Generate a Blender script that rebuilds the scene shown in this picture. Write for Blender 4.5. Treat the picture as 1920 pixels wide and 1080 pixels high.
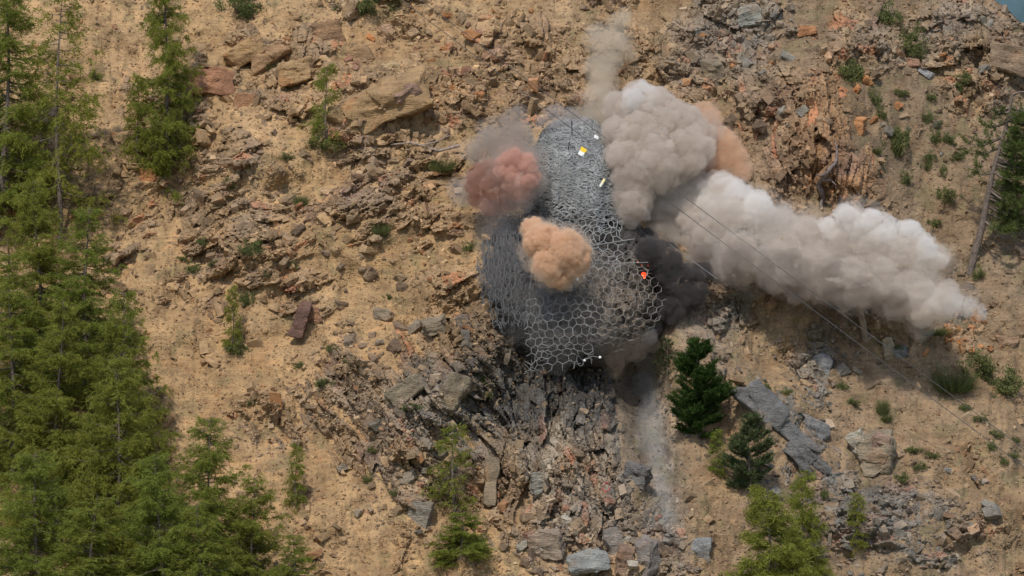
import bpy, bmesh, math, random
import numpy as np
from mathutils import Vector, Matrix, noise as mnoise

sc = bpy.context.scene
for o in list(bpy.data.objects):
    bpy.data.objects.remove(o)
COL = sc.collection
R = math.radians

# ------------------------------------------------------------------ camera, sky, sun
DIST = 100.0                       # camera is 100 m from the boulder, looking level across the valley
cam_d = bpy.data.cameras.new("camera")
cam_d.lens = 100.0
cam_d.sensor_width = 36.0
cam_d.clip_start = 1.0
cam_d.clip_end = 20000.0
cam = bpy.data.objects.new("camera", cam_d)
COL.objects.link(cam)
cam.location = (0, -DIST, 0)
cam.rotation_euler = (R(90), 0, 0)
sc.camera = cam

to_sun = Vector((-0.18, -0.60, 0.78)).normalized()
sun_el = math.asin(to_sun.z)
sun_az = math.atan2(to_sun.x, to_sun.y)
world = bpy.data.worlds.new("World")
sc.world = world
world.use_nodes = True
wn = world.node_tree
wn.nodes.clear()
sky = wn.nodes.new("ShaderNodeTexSky")
sky.sky_type = 'NISHITA'
sky.sun_disc = False
sky.sun_elevation = sun_el
sky.sun_rotation = sun_az
sky.air_density = 1.0
sky.dust_density = 1.0
bgn = wn.nodes.new("ShaderNodeBackground")
bgn.inputs["Strength"].default_value = 0.13
won = wn.nodes.new("ShaderNodeOutputWorld")
wn.links.new(sky.outputs[0], bgn.inputs[0])
wn.links.new(bgn.outputs[0], won.inputs[0])
sun_d = bpy.data.lights.new("sun", 'SUN')
sun_d.energy = 2.7
sun_d.angle = R(2.0)
sun_d.color = (1.0, 0.95, 0.87)
sun = bpy.data.objects.new("sun", sun_d)
COL.objects.link(sun)
sun.rotation_euler = to_sun.to_track_quat('Z', 'Y').to_euler()

vs = sc.view_settings
vs.view_transform = 'Standard'
vs.look = 'None'
vs.exposure = 0.32
vs.gamma = 1.0
cy = sc.cycles
cy.use_denoising = True
cy.max_bounces = 10
cy.diffuse_bounces = 2
cy.glossy_bounces = 2
cy.transmission_bounces = 3
cy.volume_bounces = 7
cy.transparent_max_bounces = 32
cy.volume_step_rate = 2.0
cy.volume_max_steps = 96

# ------------------------------------------------------------------ small helpers
KPX = 36.0 / 100.0 / 1920.0        # tangent of the view angle per photo pixel
M_PX = KPX * DIST                  # metres per photo pixel at the boulder
RNG = np.random.default_rng(7)


def W(px, py, y):
    """world point at depth y seen at photo pixel (px, py)"""
    s = KPX * (DIST + y)
    return Vector(((px - 960.0) * s, y, (540.0 - py) * s))


def Wn(px, py, y):
    s = KPX * (DIST + y)
    return np.stack([(px - 960.0) * s, y, (540.0 - py) * s], -1)


def _h(ix, iy, seed):
    a = (ix.astype(np.int64) * 374761393 + iy.astype(np.int64) * 668265263 + seed * 974634777) & 0xFFFFFFFF
    a = ((a ^ (a >> 13)) * 1274126177) & 0xFFFFFFFF
    a = ((a ^ (a >> 16)) * 2246822519) & 0xFFFFFFFF
    a = a ^ (a >> 15)
    return (a & 0xFFFFFF) / float(0x1000000)


def vnoise(u, v, seed=0):
    iu = np.floor(u); iv = np.floor(v)
    fu = u - iu; fv = v - iv
    fu = fu * fu * fu * (fu * (fu * 6 - 15) + 10)
    fv = fv * fv * fv * (fv * (fv * 6 - 15) + 10)
    a = _h(iu, iv, seed); b = _h(iu + 1, iv, seed)
    c = _h(iu, iv + 1, seed); d = _h(iu + 1, iv + 1, seed)
    return (a * (1 - fu) + b * fu) * (1 - fv) + (c * (1 - fu) + d * fu) * fv - 0.5


def fbm(u, v, seed=0, octv=4, gain=0.5):
    r = 0; a = 1.0
    for i in range(octv):
        r = r + a * vnoise(u, v, seed + i * 17)
        u = u * 2.03 + 5.1; v = v * 2.03 + 3.7
        a *= gain
    return r


def facets(u, v, seed):
    """broken rock: each cell is a plane of its own height and tilt. Returns height, gap to the cell edge, cell number"""
    iu = np.floor(u); iv = np.floor(v)
    f1 = np.full(u.shape, 9.0); f2 = np.full(u.shape, 9.0)
    hh = np.zeros(u.shape); cid = np.zeros(u.shape)
    for di in (-1, 0, 1):
        for dj in (-1, 0, 1):
            ci = iu + di; cj = iv + dj
            cx = ci + 0.1 + 0.8 * _h(ci, cj, seed)
            cyy = cj + 0.1 + 0.8 * _h(ci, cj, seed + 1)
            dx = u - cx; dy = v - cyy
            d = np.sqrt(dx * dx + dy * dy)
            n = _h(ci, cj, seed + 2)
            val = (n - 0.5) + (_h(ci, cj, seed + 3) - 0.5) * 1.5 * dx + (_h(ci, cj, seed + 4) - 0.72) * 1.5 * dy
            near = d < f1
            f2 = np.where(near, f1, np.minimum(f2, d))
            hh = np.where(near, val, hh)
            cid = np.where(near, _h(ci, cj, seed + 5), cid)
            f1 = np.where(near, d, f1)
    return hh, f2 - f1, cid


def rot(px, py, ang, su, sv):
    c, s = math.cos(R(ang)), math.sin(R(ang))
    return (px * c + py * s) / su, (-px * s + py * c) / sv


def G(px, py, cx, cyy, rx, ry, ang=0.0):
    c, s = math.cos(R(ang)), math.sin(R(ang))
    dx = px - cx; dy = py - cyy
    a = (dx * c + dy * s) / rx; b = (-dx * s + dy * c) / ry
    return np.exp(-(a * a + b * b))


def S(x, a, b):
    t = np.clip((x - a) / (b - a), 0, 1)
    return t * t * (3 - 2 * t)


def mesh_np(name, V, F, smooth=False):
    me = bpy.data.meshes.new(name)
    V = np.asarray(V, np.float32); F = np.asarray(F, np.int32)
    n, k = F.shape
    me.vertices.add(len(V)); me.vertices.foreach_set("co", V.ravel())
    me.loops.add(n * k); me.loops.foreach_set("vertex_index", F.ravel())
    me.polygons.add(n)
    me.polygons.foreach_set("loop_start", np.arange(0, n * k, k, dtype=np.int32))
    me.polygons.foreach_set("use_smooth", np.full(n, smooth))
    me.update(calc_edges=True)
    return me


def face_attr(me, name, val):
    a = me.attributes.new(name, 'FLOAT', 'FACE')
    a.data.foreach_set("value", np.asarray(val, np.float32))


def vert_col(me, name, rgb):
    a = me.color_attributes.new(name, 'FLOAT_COLOR', 'POINT')
    c = np.ones((len(rgb), 4), np.float32); c[:, :3] = rgb
    a.data.foreach_set("color", c.ravel())


def link(name, me, mat=None, parent=None):
    o = bpy.data.objects.new(name, me)
    COL.objects.link(o)
    if mat and me is not None and not me.materials:
        me.materials.append(mat)
    if parent:
        o.parent = parent
    return o


def tag(o, label, cat, group=None, kind=None):
    if label: o["label"] = label
    if cat: o["category"] = cat
    if group: o["group"] = group
    if kind: o["kind"] = kind
    return o


def empty(name, loc):
    o = bpy.data.objects.new(name, None)
    COL.objects.link(o)
    o.location = loc
    o.empty_display_size = 0.2
    return o


def tube_np(P, rad, sides=6):
    """tapered tube along the points P"""
    P = np.asarray(P, float); n = len(P)
    rad = np.broadcast_to(np.asarray(rad, float), (n,))
    T = np.gradient(P, axis=0)
    T /= np.linalg.norm(T, axis=1, keepdims=True) + 1e-9
    ref = np.where(np.abs(T[:, 2:3]) > 0.9, np.array([[1.0, 0, 0]]), np.array([[0, 0, 1.0]]))
    A = np.cross(T, ref); A /= np.linalg.norm(A, axis=1, keepdims=True) + 1e-9
    B = np.cross(T, A)
    th = np.linspace(0, 2 * math.pi, sides, endpoint=False)
    V = P[:, None] + rad[:, None, None] * (A[:, None] * np.cos(th)[None, :, None] + B[:, None] * np.sin(th)[None, :, None])
    V = V.reshape(-1, 3)
    i = np.arange(n - 1)[:, None] * sides; j = np.arange(sides)[None]; jn = (j + 1) % sides
    F = np.stack([i + j, i + jn, i + sides + jn, i + sides + j], -1).reshape(-1, 4)
    return V, F


class Acc:
    def __init__(self): self.V = []; self.F = []; self.n = 0
    def add(self, V, F):
        self.V.append(V); self.F.append(np.asarray(F) + self.n); self.n += len(V)
    def get(self): return np.concatenate(self.V), np.concatenate(self.F)


# ------------------------------------------------------------------ materials
def new_mat(name):
    m = bpy.data.materials.new(name); m.use_nodes = True
    m.node_tree.nodes.clear()
    return m, m.node_tree.nodes, m.node_tree.links


def nz(N, scale, detail=6, rough=0.6):
    t = N.new("ShaderNodeTexNoise"); t.inputs["Scale"].default_value = scale
    t.inputs["Detail"].default_value = detail; t.inputs["Roughness"].default_value = rough
    return t


def ramp(N, stops):
    r = N.new("ShaderNodeValToRGB"); e = r.color_ramp.elements
    while len(e) > 1: e.remove(e[-1])
    e[0].position = stops[0][0]; e[0].color = (*stops[0][1], 1)
    for p, c in stops[1:]:
        x = e.new(p); x.color = (*c, 1)
    return r


def mul(N, L, a, b, fac=1.0):
    m = N.new("ShaderNodeMixRGB"); m.blend_type = 'MULTIPLY'; m.inputs[0].default_value = fac
    L.new(a, m.inputs[1]); L.new(b, m.inputs[2])
    return m.outputs[0]


def stone_mat(name, src, bump=0.6, rough=0.9, fine=1.0):
    """stone or earth: the tint of the thing (src: 'obj' or a colour attribute) broken up by procedural grain, cracks and bedding"""
    m, N, L = new_mat(name)
    out = N.new("ShaderNodeOutputMaterial"); b = N.new("ShaderNodeBsdfPrincipled")
    L.new(b.outputs[0], out.inputs[0])
    b.inputs["Roughness"].default_value = rough
    b.inputs["Specular IOR Level"].default_value = 0.25
    if src == 'obj':
        t = N.new("ShaderNodeObjectInfo"); base = t.outputs["Color"]
    else:
        t = N.new("ShaderNodeAttribute"); t.attribute_name = src; base = t.outputs["Color"]
    tc = N.new("ShaderNodeTexCoord"); geo = N.new("ShaderNodeNewGeometry")
    vec = geo.outputs["Position"]
    n1 = nz(N, 1.7 * fine, 7, 0.62); L.new(vec, n1.inputs["Vector"])
    n2 = nz(N, 13.0 * fine, 6, 0.7); L.new(vec, n2.inputs["Vector"])
    r1 = ramp(N, [(0.30, (0.66, 0.62, 0.60)), (0.5, (0.98, 0.98, 0.98)), (0.72, (1.25, 1.2, 1.13))])
    L.new(n1.outputs["Fac"], r1.inputs[0])
    r2 = ramp(N, [(0.30, (0.55, 0.53, 0.52)), (0.48, (1, 1, 1)), (0.62, (1.05, 1.05, 1.05)), (0.75, (1.4, 1.38, 1.33))])
    L.new(n2.outputs["Fac"], r2.inputs[0])
    mp = N.new("ShaderNodeMapping"); mp.inputs["Rotation"].default_value = (0.5, 0.35, 0.2)
    mp.inputs["Scale"].default_value = (1.0, 1.5, 7.0)
    L.new(vec, mp.inputs[0])
    n3 = nz(N, 1.3 * fine, 5, 0.6); L.new(mp.outputs[0], n3.inputs["Vector"])
    r3 = ramp(N, [(0.33, (0.72, 0.70, 0.70)), (0.52, (1, 1, 1)), (0.70, (1.2, 1.15, 1.1))])
    L.new(n3.outputs["Fac"], r3.inputs[0])
    c = mul(N, L, base, r1.outputs[0], 0.9)
    c = mul(N, L, c, r2.outputs[0], 0.85)
    c = mul(N, L, c, r3.outputs[0], 0.7)
    n4 = nz(N, 0.9 * fine, 4, 0.55); L.new(geo.outputs["Position"], n4.inputs["Vector"])
    r4 = ramp(N, [(0.34, (0.90, 0.91, 0.93)), (0.46, (1, 1, 1)), (0.56, (1.0, 1.0, 0.98)), (0.66, (1.16, 0.92, 0.78))])
    L.new(n4.outputs["Fac"], r4.inputs[0])
    c = mul(N, L, c, r4.outputs[0], 0.75 if src == 'obj' else 0.3)
    L.new(c, b.inputs["Base Color"])
    vo = N.new("ShaderNodeTexVoronoi"); vo.feature = 'F1'; vo.inputs["Scale"].default_value = 7.0 * fine
    wv = N.new("ShaderNodeVectorMath"); wv.operation = 'ADD'
    L.new(mp.outputs[0], wv.inputs[0]); L.new(n1.outputs["Color"], wv.inputs[1])
    L.new(wv.outputs[0], vo.inputs["Vector"])
    s = N.new("ShaderNodeMath"); s.operation = 'ADD'
    L.new(n2.outputs["Fac"], s.inputs[0]); L.new(vo.outputs["Distance"], s.inputs[1])
    s2 = N.new("ShaderNodeMath"); s2.operation = 'ADD'
    L.new(s.outputs[0], s2.inputs[0]); L.new(n3.outputs["Fac"], s2.inputs[1])
    bp = N.new("ShaderNodeBump"); bp.inputs["Strength"].default_value = bump; bp.inputs["Distance"].default_value = 0.12
    L.new(s2.outputs[0], bp.inputs["Height"]); L.new(bp.outputs[0], b.inputs["Normal"])
    return m


def leaf_mat(name, dark, light, trans=0.35):
    m, N, L = new_mat(name)
    out = N.new("ShaderNodeOutputMaterial")
    a = N.new("ShaderNodeAttribute"); a.attribute_name = "tint"
    r = ramp(N, [(0.0, dark), (1.0, light)])
    L.new(a.outputs["Fac"], r.inputs[0])
    oi = N.new("ShaderNodeObjectInfo")
    hs = N.new("ShaderNodeHueSaturation")
    mr = N.new("ShaderNodeMapRange"); mr.inputs[3].default_value = 0.485; mr.inputs[4].default_value = 0.51
    L.new(oi.outputs["Random"], mr.inputs[0]); L.new(mr.outputs[0], hs.inputs["Hue"])
    L.new(r.outputs[0], hs.inputs["Color"])
    d = N.new("ShaderNodeBsdfDiffuse"); t = N.new("ShaderNodeBsdfTranslucent")
    L.new(hs.outputs[0], d.inputs[0]); L.new(hs.outputs[0], t.inputs[0])
    mx = N.new("ShaderNodeMixShader"); mx.inputs[0].default_value = trans
    L.new(d.outputs[0], mx.inputs[1]); L.new(t.outputs[0], mx.inputs[2])
    L.new(mx.outputs[0], out.inputs[0])
    return m


def plain_mat(name, col, rough=0.7, metal=0.0, var=0.3, scale=6.0, bump=0.2):
    m, N, L = new_mat(name)
    out = N.new("ShaderNodeOutputMaterial"); b = N.new("ShaderNodeBsdfPrincipled")
    L.new(b.outputs[0], out.inputs[0])
    geo = N.new("ShaderNodeNewGeometry")
    n = nz(N, scale, 5, 0.6); L.new(geo.outputs["Position"], n.inputs["Vector"])
    lo = tuple(c * (1 - var) for c in col); hi = tuple(min(1, c * (1 + var)) for c in col)
    r = ramp(N, [(0.3, lo), (0.7, hi)]); L.new(n.outputs["Fac"], r.inputs[0])
    L.new(r.outputs[0], b.inputs["Base Color"])
    b.inputs["Roughness"].default_value = rough; b.inputs["Metallic"].default_value = metal
    bp = N.new("ShaderNodeBump"); bp.inputs["Strength"].default_value = bump; bp.inputs["Distance"].default_value = 0.02
    L.new(n.outputs["Fac"], bp.inputs["Height"]); L.new(bp.outputs[0], b.inputs["Normal"])
    return m


M_GROUND = stone_mat("earth_and_rock", "ground_tint", 0.55, 0.95)
M_RUBBLE = stone_mat("rubble_stone", "ground_tint", 0.5, 0.9, 1.6)
M_ROCK = stone_mat("boulder_stone", "obj", 0.6, 0.88, 1.0)
M_LARCH = leaf_mat("larch_needles", (0.155, 0.18, 0.03), (0.33, 0.355, 0.08), 0.55)
M_PINE = leaf_mat("pine_needles", (0.016, 0.036, 0.010), (0.070, 0.105, 0.026), 0.25)
M_GREYPINE = leaf_mat("grey_pine_needles", (0.04, 0.062, 0.027), (0.12, 0.145, 0.062), 0.3)
M_TUFT = leaf_mat("grass_blades", (0.075, 0.095, 0.036), (0.195, 0.21, 0.078), 0.35)
M_BARK = plain_mat("bark", (0.13, 0.10, 0.08), 0.95, 0, 0.5, 9.0, 0.5)
M_GREYWOOD = plain_mat("weathered_wood", (0.26, 0.20, 0.16), 0.9, 0, 0.45, 7.0, 0.5)

# ------------------------------------------------------------------ the hillside
def base_depth(px, py):
    up = (540.0 - py) * M_PX
    y = up * 0.92
    y = y + 0.30 * M_PX * np.maximum(0, px - 1300) + 0.10 * M_PX * np.maximum(0, 500 - px)
    y = y - 1.6 * G(px, py, 1060, 420, 230, 260)
    y = y + 2.3 * G(px, py, 1060, 735, 150, 90)               # hollow under the boulder
    y = y - 1.0 * G(px, py, 860, 740, 110, 160, 20)           # rib to its left
    y = y + 1.9 * G(px, py, 1225, 830, 40, 260, -6)           # gully to its right
    y = y - 1.5 * G(px, py, 1440, 790, 55, 260, -40)          # rib with the grey slab
    y = y - 1.3 * G(px, py, 1570, 300, 70, 260, -6)           # orange cliff
    y = y + 0.9 * G(px, py, 1700, 330, 70, 330, -25)
    y = y - 0.9 * G(px, py, 690, 215, 190, 60, -18)
    y = y + 0.8 * G(px, py, 330, 420, 90, 300, -10)
    y = y - 0.7 * G(px, py, 620, 430, 230, 70, -15)
    y = y + 1.7 * fbm(px / 260.0, py / 260.0, 3, 3) + 0.65 * fbm(px / 75.0, py / 75.0, 31, 3)
    return y


ROCKY = [  # px, py, rx, ry, angle, weight
    (720, 770, 190, 160, 30, 0.55), (850, 700, 90, 130, 20, 0.5), (560, 440, 270, 100, -12, 0.5), (620, 110, 220, 80, 15, 0.42), (1010, 740, 200, 90, 0, 0.95),
    (1060, 930, 130, 170, 0, 0.8), (1540, 300, 100, 240, -8, 0.62), (1350, 150, 190, 170, 0, 0.5), (1760, 70, 170, 80, 20, 0.6),
    (1680, 1000, 260, 90, 10, 0.35), (1470, 800, 60, 150, -40, 0.5), (1530, 690, 60, 90, 0, 0.4), (1360, 580, 70, 60, 0, 0.4),
    (980, 110, 260, 110, 20, 0.56), (270, 330, 80, 150, 0, 0.35), (250, 480, 60, 90, 0, 0.35), (820, 430, 110, 100, 0, 0.35), (540, 830, 80, 60, 0, 0.25),
    (1590, 600, 130, 60, 20, 0.25), (1250, 1000, 110, 90, 0, 0.35), (760, 560, 120, 60, 0, 0.1), (1880, 600, 60, 60, 0, 0.2), (560, 260, 150, 90, 0, 0.12)]
SANDY = [(1190, 770, 34, 110, -3, 1.1), (1335, 880, 75, 130, -22, 0.55), (1560, 770, 130, 60, 35, 0.2), (1800, 800, 120, 90, 35, 0.25), (650, 520, 60, 60, 0, 0.15), (420, 700, 60, 120, 0, 0.2), (660, 610, 90, 130, 0, 0.3), (340, 620, 80, 130, 0, 0.25), (590, 990, 130, 110, 0, 0.35), (1700, 720, 130, 110, 35, 0.3),
         (1280, 880, 60, 120, -15, 0.4), (1700, 300, 70, 200, -30, 0.3), (720, 500, 50, 50, 0, 0.3), (1420, 690, 80, 60, 0, 0.1), (150, 60, 90, 90, 0, 0.2)]


def rocky(px, py):
    z = -0.15 + 0 * px
    for a in ROCKY: z = z + a[5] * G(px, py, *a[:5])
    for a in SANDY: z = z - a[5] * G(px, py, *a[:5])
    return z + 0.75 * fbm(px / 95.0, py / 95.0, 77, 5)


def zone_col(px, py):
    """what the ground is made of, place by place: rock colour and soil colour"""
    n = fbm(px / 120.0, py / 120.0, 5, 4); n2 = fbm(px / 34.0, py / 34.0, 55, 3)
    tan = np.array([0.355, 0.238, 0.132]); soil = np.array([0.425, 0.276, 0.138])
    grey = np.array([0.215, 0.197, 0.168]); rust = np.array([0.33, 0.185, 0.095]); brown = np.array([0.27, 0.185, 0.115]); purple = np.array([0.26, 0.165, 0.125])
    dull = np.array([0.24, 0.172, 0.108]); soot = np.array([0.085, 0.083, 0.078]); pale = np.array([0.42, 0.36, 0.275])
    gw = (0.9 * G(px, py, 1060, 760, 240, 110) + 0.75 * G(px, py, 1080, 980, 170, 150) + 0.55 * G(px, py, 770, 760, 170, 150, 25)
          + 0.9 * G(px, py, 1460, 800, 70, 170, -40) + 0.5 * G(px, py, 1420, 40, 230, 70, 5) + 0.8 * G(px, py, 1370, 580, 90, 70) + 0.7 * G(px, py, 1680, 990, 260, 110)
          + 0.3 * G(px, py, 1780, 80, 160, 80) + 0.55 * G(px, py, 545, 830, 90, 70) + 0.6 * G(px, py, 1550, 690, 90, 110) + 0.6 * G(px, py, 1260, 900, 50, 250, -8) + 0.28 * S(px, 900, 1300) + 0.04)
    gw = np.clip(gw * 0.95 + 0.8 * n + 0.5 * n2 - 0.12, 0, 1)[..., None]
    ow = np.clip(1.1 * G(px, py, 1575, 290, 95, 230, -8) + 0.3 * G(px, py, 1010, 120, 240, 110) + 0.55 * G(px, py, 1810, 620, 110, 50)
                 + 0.5 * G(px, py, 1330, 260, 110, 90) + 0.5 * G(px, py, 1030, 820, 60, 50, 30) + 0.5 * G(px, py, 1880, 110, 60, 60) + 0.6 * n2 + 0.4 * n - 0.18, 0, 1)[..., None]
    dw = np.clip(0.45 * S(px, 1180, 1300) + 0.5 * S(px, 1330, 1640) * (1 - 0.35 * S(py, 560, 700)) + 0.25 * G(px, py, 1300, 930, 120, 180, -20) + 0.35 * G(px, py, 1300, 160, 220, 220) + 0.35 * G(px, py, 1000, 60, 300, 100) + 0.5 * n, 0, 1)[..., None]
    sw = np.clip(1.7 * G(px, py, 1070, 735, 140, 80) + 0.7 * G(px, py, 960, 640, 90, 120) - 0.05 + 0.4 * n2, 0, 0.9)[..., None]
    sw = sw * (G(px, py, 1060, 690, 260, 160) > 0.25)[..., None]
    rk = tan * (1 - gw) + grey * gw
    rk = rk * (1 - ow) + rust * ow
    pw = np.clip(2.6 * fbm(px / 45.0, py / 45.0, 222, 3) - 0.85, 0, 0.55)[..., None]
    rk = rk * (1 - pw) + purple * pw
    rk = rk * (1 - sw) + soot * sw
    bw = np.clip(1.2 * G(px, py, 1022, 865, 36, 75, 25) * (0.5 + 2.6 * fbm(px / 14.0, py / 40.0, 91, 3)), 0, 0.9)[..., None]
    rk = rk * (1 - bw) + pale * bw
    so = soil * (1 - dw) + dull * dw
    gs = np.clip(0.75 * G(px, py, 1235, 850, 30, 260, -7) + 0.5 * G(px, py, 1330, 600, 80, 80) + 0.35 * G(px, py, 1100, 900, 120, 200), 0, 0.9)[..., None]
    so = so * (1 - gs) + np.array([0.30, 0.285, 0.265]) * gs
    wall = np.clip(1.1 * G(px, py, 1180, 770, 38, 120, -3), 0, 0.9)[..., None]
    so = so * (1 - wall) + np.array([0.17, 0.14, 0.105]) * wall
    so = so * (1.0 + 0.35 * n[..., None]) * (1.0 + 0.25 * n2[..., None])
    return rk, so


RIDGE_A, RIDGE_B = (1866.0, 0.0), (1930.0, 52.0)


def above_ridge(px, py):
    """how many pixels above the skyline of the spur (top right) a point lies"""
    sl = (RIDGE_B[1] - RIDGE_A[1]) / (RIDGE_B[0] - RIDGE_A[0])
    line = RIDGE_A[1] + (px - RIDGE_A[0]) * sl + 10 * fbm(px / 22.0, px * 0 + 3.3, 8, 3)
    return line - py


gx = np.concatenate([np.linspace(-560, -70, 60), np.arange(-60, 1985, 2.4), np.linspace(1995, 2480, 60)])
gy = np.concatenate([np.linspace(-430, -60, 46), np.arange(-50, 1140, 2.4), np.linspace(1150, 1600, 56)])
PX, PY = np.meshgrid(gx, gy)


def build_relief(PX, PY):
    y0 = base_depth(PX, PY)
    wx = PX + 30 * vnoise(PX / 90.0, PY / 90.0, 200) + 5 * vnoise(PX / 26.0, PY / 26.0, 201); wy = PY + 30 * vnoise(PX / 90.0, PY / 90.0, 300) + 5 * vnoise(PX / 26.0, PY / 26.0, 301)
    layers = []
    for ang, su, sv, sd in ((-22, 74, 26, 11), (48, 84, 27, 12), (0, 46, 40, 13), (78, 90, 30, 14)):
        u, v = rot(wx, wy, ang, su, sv)
        h1, e1, c1 = facets(u, v, sd)
        u2, v2 = rot(wx, wy, ang + 7, su * 0.42, sv * 0.45)
        h2, e2, c2 = facets(u2, v2, sd + 40)
        u3, v3 = rot(wx, wy, ang - 9, su * 0.17, sv * 0.2)
        h3, e3, c3 = facets(u3, v3, sd + 80)
        h = 0.70 * h1 + 0.34 * h2 + 0.10 * h3 - 0.10 * (1 - S(e1, 0, 0.10)) - 0.06 * (1 - S(e2, 0, 0.16))
        layers.append((h, c1, c2))
    wA = 0.2 + 1.3 * G(PX, PY, 560, 420, 340, 160) + 1.0 * G(PX, PY, 1680, 1000, 250, 120)
    wB = 0.05 + 1.6 * G(PX, PY, 780, 790, 230, 170) + 0.8 * G(PX, PY, 1450, 800, 130, 170)
    wC = 0.45 + 0.9 * G(PX, PY, 600, 100, 300, 130) + 0.7 * G(PX, PY, 1300, 100, 400, 150)
    wD = 0.05 + 1.4 * G(PX, PY, 1050, 800, 170, 180) + 1.1 * G(PX, PY, 1520, 300, 140, 260)
    ws = np.stack([wA, wB, wC, wD]); pick = np.argmax(ws + 0.35 * np.stack([vnoise(PX / 50.0, PY / 50.0, 400 + i) for i in range(4)]), 0)
    h = np.choose(pick, [l[0] for l in layers]); c1 = np.choose(pick, [l[1] for l in layers]); c2 = np.choose(pick, [l[2] for l in layers])
    z = rocky(PX, PY)
    rock_h = h * (0.75 + 0.5 * np.clip(z, 0, 1)) + z * 1.35 - 0.1
    soil_h = 0.10 * fbm(PX / 22.0, PY / 22.0, 60, 4) + 0.22 * np.abs(fbm(PX / 26.0 + 0.4 * vnoise(PY / 60.0, PX / 60.0, 63), PY / 150.0, 62, 3)) + 0.03 * fbm(PX / 6.0, PY / 6.0, 61, 2)
    d = rock_h - soil_h
    is_rock = S(d, -0.01, 0.05)
    hh = np.maximum(rock_h, soil_h)
    hh = np.where(d > 0, soil_h + (hh - soil_h) * 0.9, hh)
    y = y0 - hh
    rk, so = zone_col(PX, PY)
    rk = rk * (0.82 + 0.42 * c1 + 0.3 * (c2 - 0.5))[..., None]
    red = ((c2 > 0.92) & (c1 > 0.4))[..., None]
    rk = np.where(red, rk * np.array([1.12, 0.82, 0.75]), rk)
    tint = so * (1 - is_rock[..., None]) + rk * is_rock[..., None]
    veg = np.clip(S(fbm(PX / 30.0, PY / 30.0, 900, 4), 0.18, 0.4) * 0.45 * (1 - is_rock), 0, 1)[..., None]
    tint = tint * (1 - veg) + np.array([0.17, 0.155, 0.075]) * veg
    return y, tint, is_rock


Y, TINT, ISROCK = build_relief(PX, PY)
AB = above_ridge(PX, PY)
ny, nx = PX.shape
V = Wn(PX, PY, Y).reshape(-1, 3)
idx = np.arange(ny * nx).reshape(ny, nx)
F = np.stack([idx[:-1, :-1], idx[1:, :-1], idx[1:, 1:], idx[:-1, 1:]], -1).reshape(-1, 4)
keep = (AB.reshape(-1)[F] <= 0).all(1)
F = F[keep]
# the far side of the ridge drops away behind its crest
crest_j = np.argmax((AB <= 0), axis=0)
has = (AB[0] > 0)
cj = np.where(has)[0]
cv = idx[crest_j[cj], cj]
back1 = V[cv] + np.array([0.5, 3.0, -0.6]); back2 = V[cv] + np.array([3.0, 30.0, -25.0])
nb = len(V)
V = np.concatenate([V, back1, back2])
m = len(cv)
k = np.arange(m - 1)
okc = np.abs(np.diff(crest_j[cj])) < 60
k = k[okc]
Fs = np.concatenate([np.stack([cv[k + 1], cv[k], nb + k, nb + k + 1], -1), np.stack([nb + k + 1, nb + k, nb + m + k, nb + m + k + 1], -1)])
F = np.concatenate([F, Fs])
T = np.concatenate([TINT.reshape(-1, 3), TINT.reshape(-1, 3)[cv], TINT.reshape(-1, 3)[cv]])
hill_me = mesh_np("hillside", V, F, False)
vert_col(hill_me, "ground_tint", T)
hill = link("hillside", hill_me, M_GROUND)
hill["kind"] = "structure"
hill["label"] = "steep sandy mountain slope with outcrops of broken rock"


def ground(px, py):
    """depth of the hillside where the line of sight through a photo pixel meets it"""
    px = np.clip(np.asarray(px, float), gx[0], gx[-1] - 1e-3); py = np.clip(np.asarray(py, float), gy[0], gy[-1] - 1e-3)
    i = np.clip(np.searchsorted(gx, px, 'right') - 1, 0, nx - 2); j = np.clip(np.searchsorted(gy, py, 'right') - 1, 0, ny - 2)
    u = (px - gx[i]) / (gx[i + 1] - gx[i]); v = (py - gy[j]) / (gy[j + 1] - gy[j])
    return (Y[j, i] * (1 - u) + Y[j, i + 1] * u) * (1 - v) + (Y[j + 1, i] * (1 - u) + Y[j + 1, i + 1] * u) * v


def gpt(px, py, lift=0.0):
    return W(px, py, float(ground(px, py)) - lift)


# the valley floor far below
vf = mesh_np("valley_floor", [(-4000, -4000, -70), (4000, -4000, -70), (4000, 6000, -70), (-4000, 6000, -70)], [(0, 1, 2, 3)])
vfo = link("valley_ground", vf, plain_mat("valley_meadow", (0.10, 0.11, 0.05), 0.95, 0, 0.5, 0.02, 0.0))
vfo["kind"] = "structure"

# a wooded mountain across the next valley, seen past the ridge
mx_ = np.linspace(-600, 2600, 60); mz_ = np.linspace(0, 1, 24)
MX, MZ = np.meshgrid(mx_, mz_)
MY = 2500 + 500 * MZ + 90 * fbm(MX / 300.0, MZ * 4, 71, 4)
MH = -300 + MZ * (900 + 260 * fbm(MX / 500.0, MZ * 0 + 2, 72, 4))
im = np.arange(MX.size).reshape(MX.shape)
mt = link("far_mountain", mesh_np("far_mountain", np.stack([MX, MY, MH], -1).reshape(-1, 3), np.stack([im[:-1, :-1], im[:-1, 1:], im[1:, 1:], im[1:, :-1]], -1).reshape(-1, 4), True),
          plain_mat("haze_tinted_forest", (0.055, 0.10, 0.12), 0.95, 0, 0.35, 0.03, 0.0))  # bluish tint paints the haze of the air into the forest colour
mt["kind"] = "structure"; mt["label"] = "wooded mountain far beyond the ridge"

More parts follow.
